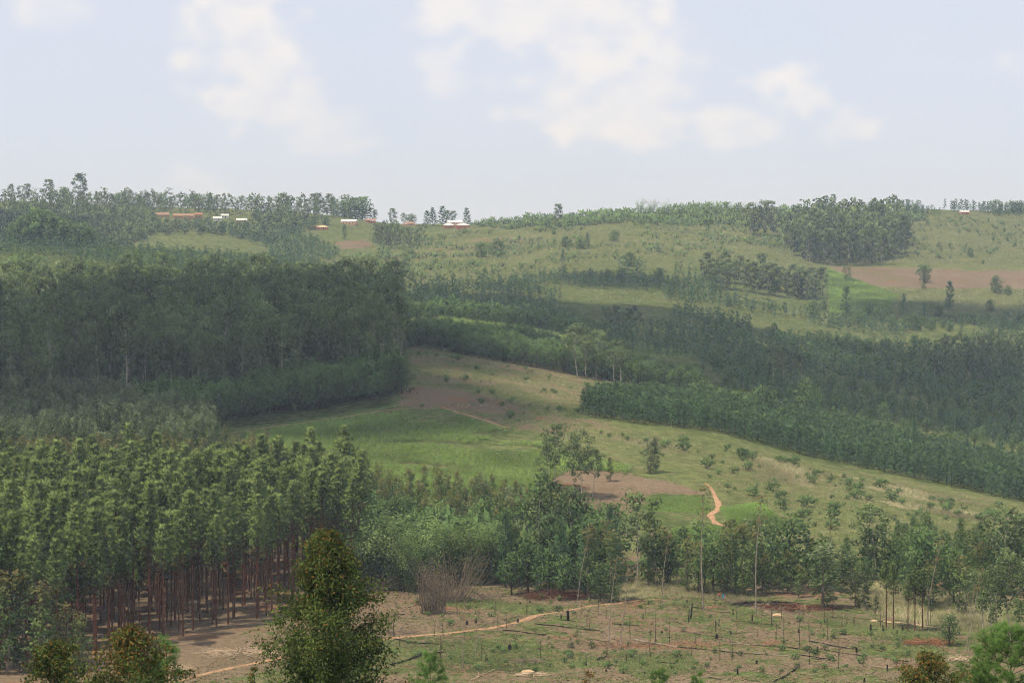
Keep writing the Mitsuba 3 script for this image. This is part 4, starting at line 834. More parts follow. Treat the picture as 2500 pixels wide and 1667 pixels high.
def tufts(m, P, r, h, blades, wid, tint, tipf):
    n = len(P); Q = np.repeat(P, blades, 0) + r.normal(0, .12, (n * blades, 3)) * [1, 1, 0]
    D = r.normal(0, .38, (n * blades, 3)) * [1, 1, 0] + [0, 0, 1]
    m.blades(Q - [0, 0, .03], D, h * r.uniform(.5, 1.25, n * blades), wid, np.clip(np.repeat(r.normal(tint, .25, n), blades), 0, 1), np.repeat(r.random(n) < tipf, blades) * .8, r, D * .3 + [0, 0, .8] + r.normal(0, .25, D.shape))


def stuff(name, m, mat, label, uv=True):
    k = key_for(name); scene[k] = shape(m.arrays(), mat); labels[k] = {'label': label, 'kind': 'stuff'}


def patchy(scale, cut, seed):
    return lambda x, y, r: meshkit.fbm(np.column_stack([x / scale, y / scale, 0 * x + seed]), 3, 5) > cut


CLEAR = [(400, 1667), (640, 1560), (900, 1420), (1350, 1440), (1560, 1410), (1900, 1480), (2350, 1540), (2400, 1667)]
g = Mesh()
P, r = scatter(13000, CLEAR, 330, 478, 51, patchy(14, .47, 3)); tufts(g, P, r, .32, 4, .07, .25, .12)
for poly, n in [([(1480, 1600), (1680, 1585), (1730, 1640), (1560, 1660)], 2600), ([(900, 1556), (1150, 1555), (1420, 1592), (1500, 1620), (1300, 1645), (900, 1640)], 5000), ([(1960, 1493), (2060, 1496), (2340, 1543), (2330, 1575), (2160, 1562)], 2600), ([(1040, 1452), (1350, 1476), (1340, 1490), (1040, 1478)], 1800), ([(560, 1667), (640, 1630), (900, 1580), (900, 1667)], 1500)]:
    P, r = scatter(n, poly, 330, 478, 52 + n); tufts(g, P, r, .42, 4, .09, .15, .05)
stuff('grass', g, 'leaf_grass', 'short green grass growing back over the burnt clearing')
g = Mesh()
for poly, n, hh in [([(1480, 1470), (1550, 1395), (1700, 1412), (1850, 1452), (1820, 1470), (1640, 1455)], 3200, .9), ([(2070, 1440), (2190, 1415), (2460, 1470), (2460, 1575), (2330, 1545), (2100, 1490)], 4200, 1.1)]:
    P, r = scatter(n, poly, 380, 500, 61 + n); tufts(g, P, r, hh, 5, .08, .85, .6)
stuff('tall_grass', g, 'leaf_grass', 'dry straw-coloured tall grass at the clearing edge')
g = Mesh()
P, r = scatter(15000, [(1360, 1045), (1460, 1045), (1760, 1080), (2000, 1140), (2700, 1280), (2700, 1420), (1900, 1420), (1740, 1300), (1760, 1215), (1700, 1115), (1560, 1108)], 470, 690, 71); tufts(g, P, r, .6, 3, .11, .55, .25)
P, r = scatter(5000, [(1450, 1060), (1750, 1090), (2000, 1150), (2600, 1270), (2500, 1290), (2000, 1210), (1700, 1130)], 520, 690, 72, patchy(22, .5, 8)); tufts(g, P, r, .9, 3, .13, .9, .9)
P, r = scatter(7000, [(975, 1000), (975, 855), (1030, 850), (1700, 970), (1430, 1010), (1400, 1050), (1250, 1030), (1090, 990)], 610, 880, 73, patchy(25, .45, 8)); tufts(g, P, r, .6, 3, .14, .5, .4)
stuff('meadow_grass', g, 'leaf_grass', 'rough seeding grass of the field beyond the trees')
g = Mesh()
P, r = scatter(20000, [(600, 1060), (700, 1046), (760, 1036), (990, 1001), (1075, 1000), (1130, 1018), (1240, 1055), (1320, 1082), (1390, 1110), (1440, 1125), (1545, 1142), (1530, 1158), (1400, 1142), (1330, 1185), (1230, 1215), (1000, 1230), (600, 1180)], 495, 690, 81,
               lambda x, y, r: (r.random(len(x)) < np.clip(1.5 - .006 * (y - 600), .5, 1)) & (meshkit.fbm(np.column_stack([x / 30, y / 12, 0 * x]), 3, 5) > .34))
for k in range(6):
    a = r.uniform(0, 6.3, len(P)); hz = r.uniform(.2, 1.25, len(P)); D = np.column_stack([np.cos(a), np.sin(a), r.uniform(.1, 1.2, len(P))])
    g.blades(P + np.column_stack([0 * hz, 0 * hz, hz]), D, r.uniform(.6, 1.0, len(P)), .17, np.clip(r.normal(.5, .25, len(P)), 0, 1), (r.random(len(P)) < .12) * .7, r, D * .3 + [0, 0, .8] + r.normal(0, .3, D.shape))
tufts(g, P, r, 1.5, 1, .1, .4, .1)
stuff('maize_crop', g, 'leaf_maize', 'bright green maize crop on the sunlit slope')
g = Mesh()
P, r = scatter(9000, [(1070, 768), (1300, 785), (1650, 855), (1700, 874), (1500, 878), (1280, 850), (1080, 800)], 900, 1240, 91); tufts(g, P, r, 1.6, 3, .3, .5, .2)
P, r = scatter(7000, [(2018, 655), (2105, 690), (2195, 722), (2165, 762), (2025, 765)], 1350, 2000, 92); tufts(g, P, r, 2.0, 3, .45, .3, 0)
stuff('field_crop', g, 'leaf_maize', 'pale green crops on the far strips')
g = Mesh()
P, r = scatter(6000, [(1755, 1240), (1860, 1225), (1930, 1290), (1800, 1310)], 440, 640, 93); tufts(g, P, r, .7, 3, .12, .2, 0)
P, r = scatter(3500, [(1582, 1212), (1722, 1212), (1735, 1250), (1580, 1250)], 470, 640, 94); tufts(g, P, r, .3, 4, .08, .1, 0)
P, r = scatter(2500, [(1640, 1290), (1760, 1285), (1770, 1320), (1650, 1325)], 440, 640, 95); tufts(g, P, r, .8, 3, .16, .2, 0)
stuff('green_crop', g, 'leaf_maize', 'small green plot on the brown ground by the orange path')
g = Mesh()
P, r = scatter(9000, [(880, 690), (830, 640), (1150, 556), (1500, 532), (1900, 560), (1960, 640), (1700, 625), (1400, 650), (1280, 690), (1100, 705)], 1250, 2230, 96); tufts(g, P, r, 1.6, 3, .5, .4, .15)
P, r = scatter(9000, [(1960, 640), (2200, 580), (2240, 525), (2600, 515), (2600, 650), (2010, 645)], 1500, 2230, 97); tufts(g, P, r, 1.5, 3, .5, .5, .2)
P, r = scatter(5000, [(2120, 700), (2600, 708), (2600, 790), (2180, 775)], 1300, 1800, 98); tufts(g, P, r, 1.3, 3, .5, .5, .2)
P, r = scatter(12000, [(1450, 1000), (1720, 880), (1500, 850), (1080, 758), (1050, 700), (1600, 650), (2000, 785), (2600, 795), (2600, 1200), (2100, 1055), (1750, 950)], 770, 1560, 99, patchy(45, .45, 8)); tufts(g, P, r, 1.4, 3, .45, .3, .1)
stuff('hill_grass', g, 'leaf_grass', 'rank grass of the farther hillsides')
# chips, twigs and clods of the burnt clearing
g = Mesh(); r = np.random.default_rng(97); P, r = scatter(20000, CLEAR, 330, 478, 98, patchy(9, .38, 21))
a = r.uniform(0, 6.3, len(P)); g.blades(P + [0, 0, .05], np.column_stack([np.cos(a), np.sin(a), r.uniform(-.05, .25, len(P))]), r.uniform(.25, 1.1, len(P)), r.uniform(.05, .14, len(P)), r.random(len(P)), (r.random(len(P)) < .4) * 1., r)
stuff('litter', g, 'leaf_dead', 'twigs and bark litter strewn over the clearing')
g = Mesh(); P, r = scatter(6000, CLEAR, 330, 478, 99, patchy(9, .45, 25))
a = r.uniform(0, 6.3, len(P)); g.blades(P + [0, 0, .06], np.column_stack([np.cos(a), np.sin(a) * .5, r.uniform(-.05, .2, len(P))]), r.uniform(.25, .9, len(P)), r.uniform(.08, .16, len(P)), .5, 0, r)
stuff('debris', g, 'char', 'charred scraps strewn over the clearing', uv=False)

# ------------------------------------------------------------------ logs, stumps, brush
def Z3(x, y): return 1200 + x / 2.542, 1050 + y / 2.542
def Z4(x, y): return 1830 + x / 2.542, 1050 + y / 2.542
def Z2(x, y): return 600 + x / 2.541, 1050 + y / 2.541


def log(a, b, rad, mat, label, seed, group=None):
    r = np.random.default_rng(seed); A, B = ground_at(*a), ground_at(*b); n = max(4, int(np.linalg.norm(A - B) / 1.2)); q = np.linspace(0, 1, n)[:, None]
    p = A + (B - A) * q + np.column_stack([0 * q[:, 0], np.cumsum(r.normal(0, .16, n)), 0 * q[:, 0]]); p[:, 2] = H(p[:, 0], p[:, 1]) + rad * .7 + np.abs(r.normal(0, .05, n))
    m = Mesh(); m.tube(p, rad * .5 * r.uniform(.4, 1.3, n), 6)
    for k in range(max(1, n // 4)):
        s = p[r.integers(0, n)]; l = r.uniform(.4, 1.4); m.tube([s, s + l * unit(np.append(r.normal(0, 1, 2), r.uniform(.1, .8)))], [rad * .4, .015], 4)
    k = key_for('fallen_log'); v, f = m.arrays()[:2]; scene[k] = mikit.ply((v, f), mat, smooth=40)
    labels[k] = {'label': label, 'category': 'log', 'group': 'logs lying in the clearing'}


LOGS = [(Z3, 275, 1205, 700, 1250, .18, 'char'), (Z3, 70, 1245, 335, 1276, .2, 'char'), (Z3, 590, 1300, 720, 1320, .13, 'char'), (Z3, 880, 1306, 1150, 1345, .24, 'wood_grey'), (Z3, 1150, 1345, 1290, 1361, .16, 'char'), (Z3, 1300, 1362, 1530, 1386, .16, 'char'), (Z3, 750, 1205, 915, 1220, .2, 'char'),
        (Z3, 1190, 1100, 1310, 1113, .16, 'char'), (Z3, 1030, 1447, 1140, 1453, .22, 'char'), (Z3, 655, 1432, 712, 1408, .26, 'char'), (Z3, 1170, 1250, 1280, 1266, .11, 'char'), (Z3, 1480, 1331, 1700, 1341, .15, 'wood_grey'), (Z3, 1530, 1386, 1700, 1396, .15, 'char'), (Z3, 110, 1172, 182, 1158, .15, 'char'),
        (Z3, 1340, 1540, 1420, 1549, .13, 'char'), (Z3, 1310, 1120, 1480, 1135, .1, 'char'), (Z3, 1500, 1190, 1700, 1200, .1, 'char'), (Z3, 430, 1185, 520, 1191, .14, 'char'), (Z3, 900, 1495, 950, 1500, .13, 'wood_grey'), (Z3, 1150, 1225, 1230, 1232, .1, 'char'),
        (Z4, 0, 1335, 230, 1351, .16, 'char'), (Z4, 20, 1388, 240, 1406, .18, 'wood_grey'), (Z4, 235, 1351, 420, 1366, .13, 'char'), (Z4, 430, 1366, 700, 1401, .18, 'char'), (Z4, 270, 1390, 540, 1431, .15, 'char'), (Z4, 385, 1420, 500, 1431, .1, 'char'), (Z4, 370, 1310, 600, 1356, .2, 'char'), (Z4, 510, 1290, 605, 1300, .15, 'char'),
        (Z4, 145, 1565, 290, 1480, .26, 'char'), (Z4, 0, 1205, 170, 1216, .1, 'char'), (Z4, 850, 1420, 985, 1441, .16, 'char'), (Z4, 770, 1470, 885, 1481, .12, 'wood_pale'), (Z4, 650, 1170, 830, 1194, .14, 'char'), (Z4, 830, 1192, 1165, 1231, .26, 'wood_pale'), (Z4, 750, 1240, 860, 1251, .12, 'char'), (Z4, 500, 1160, 650, 1180, .13, 'char'),
        (Z4, 590, 1355, 690, 1367, .13, 'char'), (Z4, 520, 1262, 610, 1272, .16, 'char'), (Z4, 780, 1370, 830, 1376, .13, 'char'), (Z4, 90, 1128, 200, 1140, .13, 'wood_grey'),
        (Z2, 900, 1465, 1110, 1398, .33, 'char'), (Z2, 1105, 1400, 1245, 1375, .22, 'char'), (Z2, 920, 1300, 1060, 1322, .2, 'char'), (Z2, 1050, 1322, 1210, 1336, .22, 'char'), (Z2, 915, 1152, 985, 1145, .2, 'char'), (Z2, 830, 1042, 872, 1040, .2, 'char'), (Z2, 1130, 1225, 1230, 1290, .07, 'wood_pale'), (Z2, 1390, 1560, 1540, 1490, .14, 'wood_pale')]
_order = sorted(range(len(LOGS)), key=lambda i: LOGS[i][0](LOGS[i][1], 0)[0])
for j, i in enumerate(_order):
    fn, x0, y0, x1, y1, rd, mat = LOGS[i]; what = {'char': 'charred black log', 'wood_grey': 'grey weathered log', 'wood_pale': 'pale peeled log'}[mat]
    same = [q for q in _order if LOGS[q][6] == mat]
    log(fn(x0, y0), fn(x1, y1), rd, mat, f'{what} lying in the clearing, {ordinal(same.index(i) + 1)} from left', 500 + i)


def post(sx, base, top, rad, label, seed):
    r = np.random.default_rng(seed); p = ground_at(sx, base); h = CZ + ray(sx, top)[2] / ray(sx, top)[1] * p[1] - p[2]; q = np.linspace(0, 1, 5)
    m = Mesh(); l = r.normal(0, .05, 2) * h; m.tube(np.column_stack([p[0] + l[0] * q, p[1] + l[1] * q, p[2] - .2 + (h + .2) * q]), rad * .75 * (1.1 - .3 * q) * r.uniform(.8, 1.2, 5), 7)
    m.tube(np.array([[p[0] + l[0], p[1] + l[1], p[2] + h], [p[0] + l[0] + .02, p[1] + l[1], p[2] + h + rad * .3]]), [rad * .55, rad * .3], 5)
    k = key_for('burnt_stump'); v, f = m.arrays()[:2]; scene[k] = mikit.ply((v, f), 'char', smooth=40)
    labels[k] = {'label': label, 'category': 'stump', 'group': 'burnt stumps of the clearing'}


POSTS = [(1686, 1510, 1473, .24), (1681, 1518, 1486, .15), (1748, 1541, 1515, .16), (1755, 1529, 1510, .14), (1749, 1558, 1547, .35), (1570, 1513, 1497, .16), (1884, 1525, 1486, .12), (1244, 1586, 1574, .5), (1387, 1515, 1491, .4), (1370, 1512, 1499, .2), (962, 1556, 1520, .13), (1801, 1647, 1632, .22), (1784, 1549, 1540, .2), (1995, 1592, 1578, .22), (2091, 1592, 1580, .26), (2125, 1540, 1524, .28), (2156, 1541, 1526, .2), (2204, 1538, 1524, .2),
         (1616, 1545, 1540, .3), (1950, 1545, 1535, .2), (2035, 1612, 1604, .3), (2190, 1548, 1538, .2), (2167, 1638, 1622, .2), (1530, 1616, 1592, .1), (1562, 1618, 1596, .08), (1431, 1626, 1600, .1), (1837, 1516, 1500, .2), (1790, 1500, 1486, .15), (2085, 1523, 1507, .14), (2110, 1665, 1655, .3), (1264, 1520, 1510, .3), (1162, 1522, 1514, .3), (1140, 1525, 1516, .35), (1294, 1472, 1466, .3), (1270, 1476, 1470, .25), (912, 1462, 1452, .4), (880, 1455, 1446, .3), (1847, 1620, 1612, .3), (1677, 1470, 1464, .2), (1480, 1640, 1634, .3)]
POSTS.sort()
for i, (sx, b, t, rd) in enumerate(POSTS): post(sx, b, t, rd, f'charred stump standing in the clearing, {ordinal(i + 1)} from left', 700 + i)
# thin saplings in the clearing
r = np.random.default_rng(77)
SAPS = [(1075, 1625, 1560), (975, 1580, 1545), (1030, 1640, 1600), (1600, 1572, 1490), (1634, 1573, 1502), (1788, 1610, 1555), (1757, 1612, 1560), (1913, 1573, 1505), (1952, 1580, 1500), (1975, 1568, 1510), (2033, 1510, 1462), (2055, 1530, 1495), (2107, 1625, 1590), (2189, 1632, 1600), (2250, 1640, 1610), (1575, 1500, 1470), (1538, 1560, 1500), (1587, 1604, 1545), (1420, 1500, 1470), (1440, 1540, 1500), (1895, 1560, 1515), (1838, 1520, 1490), (1798, 1512, 1478), (1688, 1600, 1570), (2068, 1525, 1480), (2150, 1530, 1488), (1960, 1505, 1470), (1215, 1540, 1500), (1186, 1620, 1590), (1340, 1510, 1492), (1480, 1510, 1480), (1510, 1470, 1445), (1745, 1480, 1440), (1785, 1470, 1446), (1850, 1555, 1530), (2010, 1560, 1530)]
SAPS += [(float(x), float(b), float(b - r.uniform(18, 60))) for x, b in zip(r.uniform(960, 2300, 40), r.uniform(1490, 1640, 40))]
SAPS.sort()
for i, (sx, b, t) in enumerate(SAPS):
    p = ground_at(sx, b); h = CZ + ray(sx, t)[2] / ray(sx, t)[1] * p[1] - p[2]
    SAPLING.put(p, h, f'thin scorched sapling in the clearing, {ordinal(i + 1)} from left', 'scorched saplings of the clearing', fat=max(.7, min(1.2, 4 / h)))


def sticks(name, sx, base, n, wide, tall, mat, label, cat, seed, flat=.0, length=(1, 2.4), rad=.04, spread=1.0):
    r = np.random.default_rng(seed); p = ground_at(sx, base); m = Mesh()
    for k in range(n):
        a = r.uniform(0, 6.3); u = r.random() ** .6; o = np.array([u * wide / 2 * math.cos(a), u * wide / 4 * math.sin(a) * spread, 0]); l = r.uniform(*length)
        z = tall * (1 - u) * r.random() if flat > .5 else 0
        d = unit([math.cos(a) * (.09 + flat * 3) + r.normal(0, .09 + .2 * flat), math.sin(a) * (.09 + flat) + r.normal(0, .09 + .2 * flat), 1.0 * (1 - flat) + .12 * r.normal()])
        s = p + o + [0, 0, z + .05]; s[2] = max(s[2], float(H(s[0], s[1]).ravel()[0]) + .05); q = np.linspace(0, 1, 4)[:, None]
        bend = r.normal(0, .08, 3) * l
        m.tube(s + d * l * q + bend * q * (1 - q) * 2, rad * r.uniform(.5, 1.2) * (1 - .7 * q[:, 0]), 4)
        if r.random() < .7:
            e = s + d * l * .7; m.tube([e, e + unit(d + r.normal(0, .6, 3)) * l * .3], [rad * .4, .008], 3)
    k = key_for(name); v, f = m.arrays()[:2]; scene[k] = mikit.ply((v, f), mat, smooth=True); labels[k] = {'label': label, 'category': cat}


sticks('dead_bamboo_clump', 1058, 1500, 120, 5.5, 12, 'dead_stick', 'tall clump of dead brown bamboo stems with pale feet', 'dead bamboo', 1, length=(4, 11), rad=.085)
sticks('dead_bamboo_clump', 1100, 1470, 130, 8, 12, 'dead_stick', 'leaning mass of dead brown stems behind the dead bamboo', 'dead bamboo', 2, length=(5, 13), rad=.07, flat=.12)
sticks('brush_pile', 1148, 1462, 90, 10, 2.2, 'dead_stick', 'grey cut stems fanned out beside the dead bamboo', 'brush pile', 3, flat=.75, length=(3, 7), rad=.05)
sticks('brush_pile', 905, 1440, 130, 7, 6, 'dead_stick', 'fallen dead stems leaning on the bamboo clumps', 'brush pile', 4, length=(3, 8), rad=.05, flat=.35)
sticks('brush_pile', 1350, 1463, 260, 10, 2.0, 'bark_pine', 'low reddish brush pile under the dark trees', 'brush pile', 5, flat=.6, length=(1.5, 4), rad=.05)
sticks('brush_pile', 585, 1598, 130, 8, 1.0, 'wood_pale', 'heap of pale cut branches at the plantation edge', 'brush pile', 6, flat=.93, length=(2.5, 6.5), rad=.07)
sticks('brush_pile', 430, 1634, 60, 4, .8, 'wood_pale', 'small pile of pale branches near the path bend', 'brush pile', 7, flat=.85, length=(1, 3), rad=.06)
sticks('brush_pile', 2265, 1572, 170, 7, 1.0, 'leaf_dead_wood', 'orange-brown pile of wood chips and branches', 'brush pile', 8, flat=.85, length=(.8, 3), rad=.07)
sticks('brush_pile', 2365, 1612, 90, 6, .9, 'wood_pale', 'pale cut poles heaped below the twin trunks', 'brush pile', 9, flat=.9, length=(1.5, 4.5), rad=.07)
sticks('brush_pile', 1790, 1472, 110, 3.5, 1.4, 'dead_stick', 'tangle of brown twigs beside the two people', 'brush pile', 10, flat=.4, length=(.7, 2), rad=.04)
sticks('brush_pile', 970, 1545, 90, 5, .7, 'dead_stick', 'flat heap of dark twigs beside the sandy path', 'brush pile', 11, flat=.88, length=(1, 2.5), rad=.05)
sticks('brush_pile', 1283, 1617, 90, 4, .9, 'dead_stick', 'grey-brown twig heap in the near clearing', 'brush pile', 12, flat=.8, length=(1, 2.5), rad=.04)
sticks('brush_pile', 1300, 1648, 120, 5, .6, 'wood_pale', 'pale heap of shavings and sticks at the bottom edge', 'brush pile', 13, flat=.93, length=(.6, 2), rad=.07)
sticks('brush_pile', 1870, 1475, 160, 14, .5, 'char', 'dark long windrow of turned soil and twigs', 'brush pile', 14, flat=.93, length=(1, 3), rad=.07)
sticks('brush_pile', 1960, 1485, 160, 16, .5, 'bark_pine', 'reddish windrow running along the clearing edge', 'brush pile', 15, flat=.93, length=(1, 3), rad=.08)


def mound(sx, base, w, h, label, seed):
    p = ground_at(sx, base); s = trimesh.creation.icosphere(3); v = s.vertices * [w / 2, w / 3, h]; v = v * (1 + .5 * (meshkit.fbm(s.vertices * 2.2 + seed, 3, seed)[:, None] - .5)) + p
    k = key_for('sawdust_heap'); scene[k] = mikit.ply((v, s.faces), 'sawdust', smooth=True); labels[k] = {'label': label, 'category': 'sawdust heap'}


mound(1289, 1642, 2.6, .5, 'pale sawdust heap at the bottom edge', 3); mound(1898, 1503, 2.2, .5, 'pale sawdust heap in the far clearing', 4); mound(2134, 1518, 1.6, .4, 'small sawdust heap left of the peeled log', 5); mound(2170, 1521, 1.4, .35, 'small sawdust heap beside the pine row', 6)
# ------------------------------------------------------------------ houses
def boxmesh(a, b):
    return trimesh.creation.box(bounds=[a, b])


def house(sx, base, w, d, h, roof, wallm, roofm, label, rise=.28, y0=1700, turn=8., windows=3, yset=None):
    p = ground_at(sx, base, y0); p[2] -= .4
    k = key_for('house'); M = T().translate(p.tolist()) @ T().rotate([0, 0, 1], turn); h += .4
    put = lambda part, m, mat: scene.__setitem__(f'{k}__{part}', {**mikit.ply(m, mat), 'to_world': M})
    put('wall', boxmesh([-w / 2, 0, 0], [w / 2, d, h]), wallm)
    e = .3; r = d * rise; h += .5
    if roof == 'gable':
        v = [[-w / 2 - e, -e, h + .003], [w / 2 + e, -e, h + .003], [w / 2 + e, d + e, h + .003], [-w / 2 - e, d + e, h + .003], [-w / 2 - e, d / 2, h + r], [w / 2 + e, d / 2, h + r]]
    elif roof == 'hip':
        v = [[-w / 2 - e, -e, h + .003], [w / 2 + e, -e, h + .003], [w / 2 + e, d + e, h + .003], [-w / 2 - e, d + e, h + .003], [-w * .15, d / 2, h + r], [w * .15, d / 2, h + r]]
    else:
        v = [[-w / 2 - e, -e, h + .003], [w / 2 + e, -e, h + .003], [w / 2 + e, d + e, h + .003], [-w / 2 - e, d + e, h + .003], [-w / 2 - e, d + e, h + r], [w / 2 + e, d + e, h + r]]
    put('roof', trimesh.convex.convex_hull(np.array(v)), roofm)
    xs = np.linspace(-w / 2, w / 2, windows + 3)[1:-1]
    for i, x in enumerate(xs):
        if i == len(xs) // 2: put('door', boxmesh([x - .5, -.06, .4], [x + .5, .02, 2.5]), 'dark_hole')
        else: put('window' if i == 0 else f'window_{i:03d}', boxmesh([x - .5, -.06, 1.5], [x + .5, .02, 2.5]), 'dark_hole')
    labels[k] = {'label': label, 'category': 'house'}


house(850, 549, 17, 8, 3.0, 'gable', 'wall_pale', 'roof_tin', 'long house with pale tin roof and brown wall on the far ridge', turn=-14)
house(787, 561, 12, 7, 2.2, 'hip', 'wall_red', 'roof_straw', 'low house with straw-coloured roof below the long tin-roofed house', y0=1600)
house(768, 558, 9, 4, 1.6, 'shed', 'wall_red', 'roof_rust', 'low red shed left of the straw-roofed house', y0=1600)
house(905, 545, 11, 6, 2.6, 'gable', 'wall_red', 'roof_rust', 'small dark red house beside the tree clump')
house(1000, 552, 16, 8, 2.2, 'hip', 'wall_pale', 'roof_rust', 'house with brown rusted hipped roof behind the tree clump')
house(1096, 558, 12, 9, 3.0, 'hip', 'wall_brick', 'paint_white', 'house with white hipped roof, left of the hilltop group')
house(1131, 559, 15, 8, 3.4, 'hip', 'wall_red', 'paint_white', 'pinkish red house with white roof, right of the hilltop group')
house(1112, 553, 17, 8, 4.2, 'gable', 'wall_pale', 'roof_tin', 'tin-roofed house behind the hilltop group', y0=1950)
house(397, 532, 13, 7, 3.0, 'gable', 'wall_brick', 'roof_rust', 'orange brick house, leftmost of the far brick houses', y0=1900)
house(448, 534, 22, 7, 2.8, 'gable', 'wall_brick', 'roof_rust', 'long low orange brick house on the far hillside', y0=1900, windows=5)
house(485, 533, 8, 6, 3.6, 'gable', 'wall_brick', 'wall_brick', 'small bright orange brick house right of the long one', y0=1900)
house(531, 540, 9, 7, 2.4, 'gable', 'paint_white', 'paint_white', 'white-roofed hut below the brick houses', y0=1850)
house(549, 533, 8, 6, 2.4, 'gable', 'paint_white', 'paint_white', 'small white house higher on the far hillside', y0=1900)
house(590, 545, 11, 7, 2.6, 'gable', 'wall_red', 'paint_white', 'white-roofed house with red wall, right of the white huts', y0=1850)
house(2356, 524, 11, 6, 2.6, 'gable', 'wall_red', 'paint_white', 'red-walled house with white roof on the right skyline', y0=1950)


def tower(name, sx, base, top, label, cat, arms, yn=1950, rad=.14):
    p = ground_at(sx, base, 1800); h = CZ + ray(sx, top)[2] / ray(sx, top)[1] * p[1] - p[2]; m = Mesh(); m.tube([p - [0, 0, 1], p + [0, 0, h]], [rad, rad * .7], 6)
    k = key_for(name); scene[k + '__post'] = mikit.ply(m.arrays()[:2], 'wood_grey', smooth=True)
    for i, f in enumerate(arms):
        a = Mesh(); q = p + [0, rad + .12, h * f]; a.tube([q - [1.3, 0, 0], q + [1.3, 0, 0]], .1, 4); scene[k + '__crossarm' + (f'_{i:03d}' if i else '')] = mikit.ply(a.arrays()[:2], 'steel')
    labels[k] = {'label': label, 'category': cat}


tower('utility_pole', 1188, 556, 534, 'left utility pole on the bare middle skyline', 'utility pole', [.95])
tower('utility_pole', 1205, 556, 531, 'right utility pole on the bare middle skyline', 'utility pole', [.97, .8])
tower('utility_pole', 426, 520, 492, 'tall pale utility pole above the brick houses', 'utility pole', [.95])
tower('utility_pole', 553, 528, 508, 'pale utility pole above the white huts', 'utility pole', [.95])
tower('utility_pole', 1147, 556, 536, 'pale utility pole right of the white-roofed houses', 'utility pole', [.95])
tower('utility_pole', 897, 548, 522, 'pale utility pole beside the dark red house', 'utility pole', [.95])
tower('utility_pole', 1012, 552, 533, 'pale utility pole by the rusted roof', 'utility pole', [.95])
# ------------------------------------------------------------------ the stack of bricks
p = ground_at(2403, 1340); r = np.random.default_rng(5); bl, bw, bh = .34, .22, .17
bvar = [mikit.ply(trimesh.creation.box([bl * .94, bw * .9, bh * .92]), m) for m in ('brick_mat', 'brick_pale')]
bn = 0
rest = []
for lay in range(10):
    for i in range(15):
        for j in range(5):
            if (i in (0, 14) and lay > 6) or (lay > 7 and r.random() < .35) or (i > 9 and j == 0 and lay > 5 and r.random() < .5): continue
            c = p + [(i - 7.5) * bl + r.normal(0, .02) + (lay % 2) * .1, (j - 2.5) * bw + r.normal(0, .02) + 1.2, bh / 2 - .15 + lay * bh]
            (rest if j > 0 and lay < 8 or bn >= 295 else None)
            rest.append((c, r.normal(0, 5)))
for i in range(90):
    u = r.random(); rest.append((p + [1.6 + r.normal(0, .6), -1.0 + u * 1.6, -.05 + u * .55 + r.normal(0, .04)], r.uniform(0, 180)))
vis = sorted(range(len(rest)), key=lambda i: rest[i][0][1] - rest[i][0][2] * .3)
mass = []
for q, i in enumerate(vis):
    c, a = rest[i]; M = T().translate(c.tolist()) @ T().rotate([0, 0, 1], float(a))
    if q < 250: scene['brick_stack__brick' + (f'_{q:03d}' if q else '')] = {**bvar[int(r.random() < .4)], 'to_world': M}
    else:
        b = trimesh.creation.box([bl * .94, bw * .9, bh * .92]); b.apply_transform(trimesh.transformations.rotation_matrix(math.radians(a), [0, 0, 1])); b.apply_translation(c); mass.append(b)
scene['brick_stack__brick_fill'] = mikit.ply(trimesh.util.concatenate(mass), 'brick_mat'); labels['brick_stack__brick_fill'] = {'kind': 'stuff'}
labels['brick_stack'] = {'label': 'stack of orange-red bricks on the grass beside the big eucalyptus', 'category': 'brick stack'}


# ------------------------------------------------------------------ two people at the far edge of the clearing
def hulls(chains, refine=.05):
    out = None
    for pts in chains:
        for (a, ra), (b, rb) in zip(pts[:-1], pts[1:]):
            s = manifold3d.Manifold.batch_hull([manifold3d.Manifold.sphere(ra, 14).translate(a), manifold3d.Manifold.sphere(rb, 14).translate(b)]); out = s if out is None else out + s
    m = out.refine_to_length(refine).to_mesh(); t = trimesh.Trimesh(m.vert_properties[:, :3], m.tri_verts); trimesh.smoothing.filter_taubin(t, iterations=6); return t


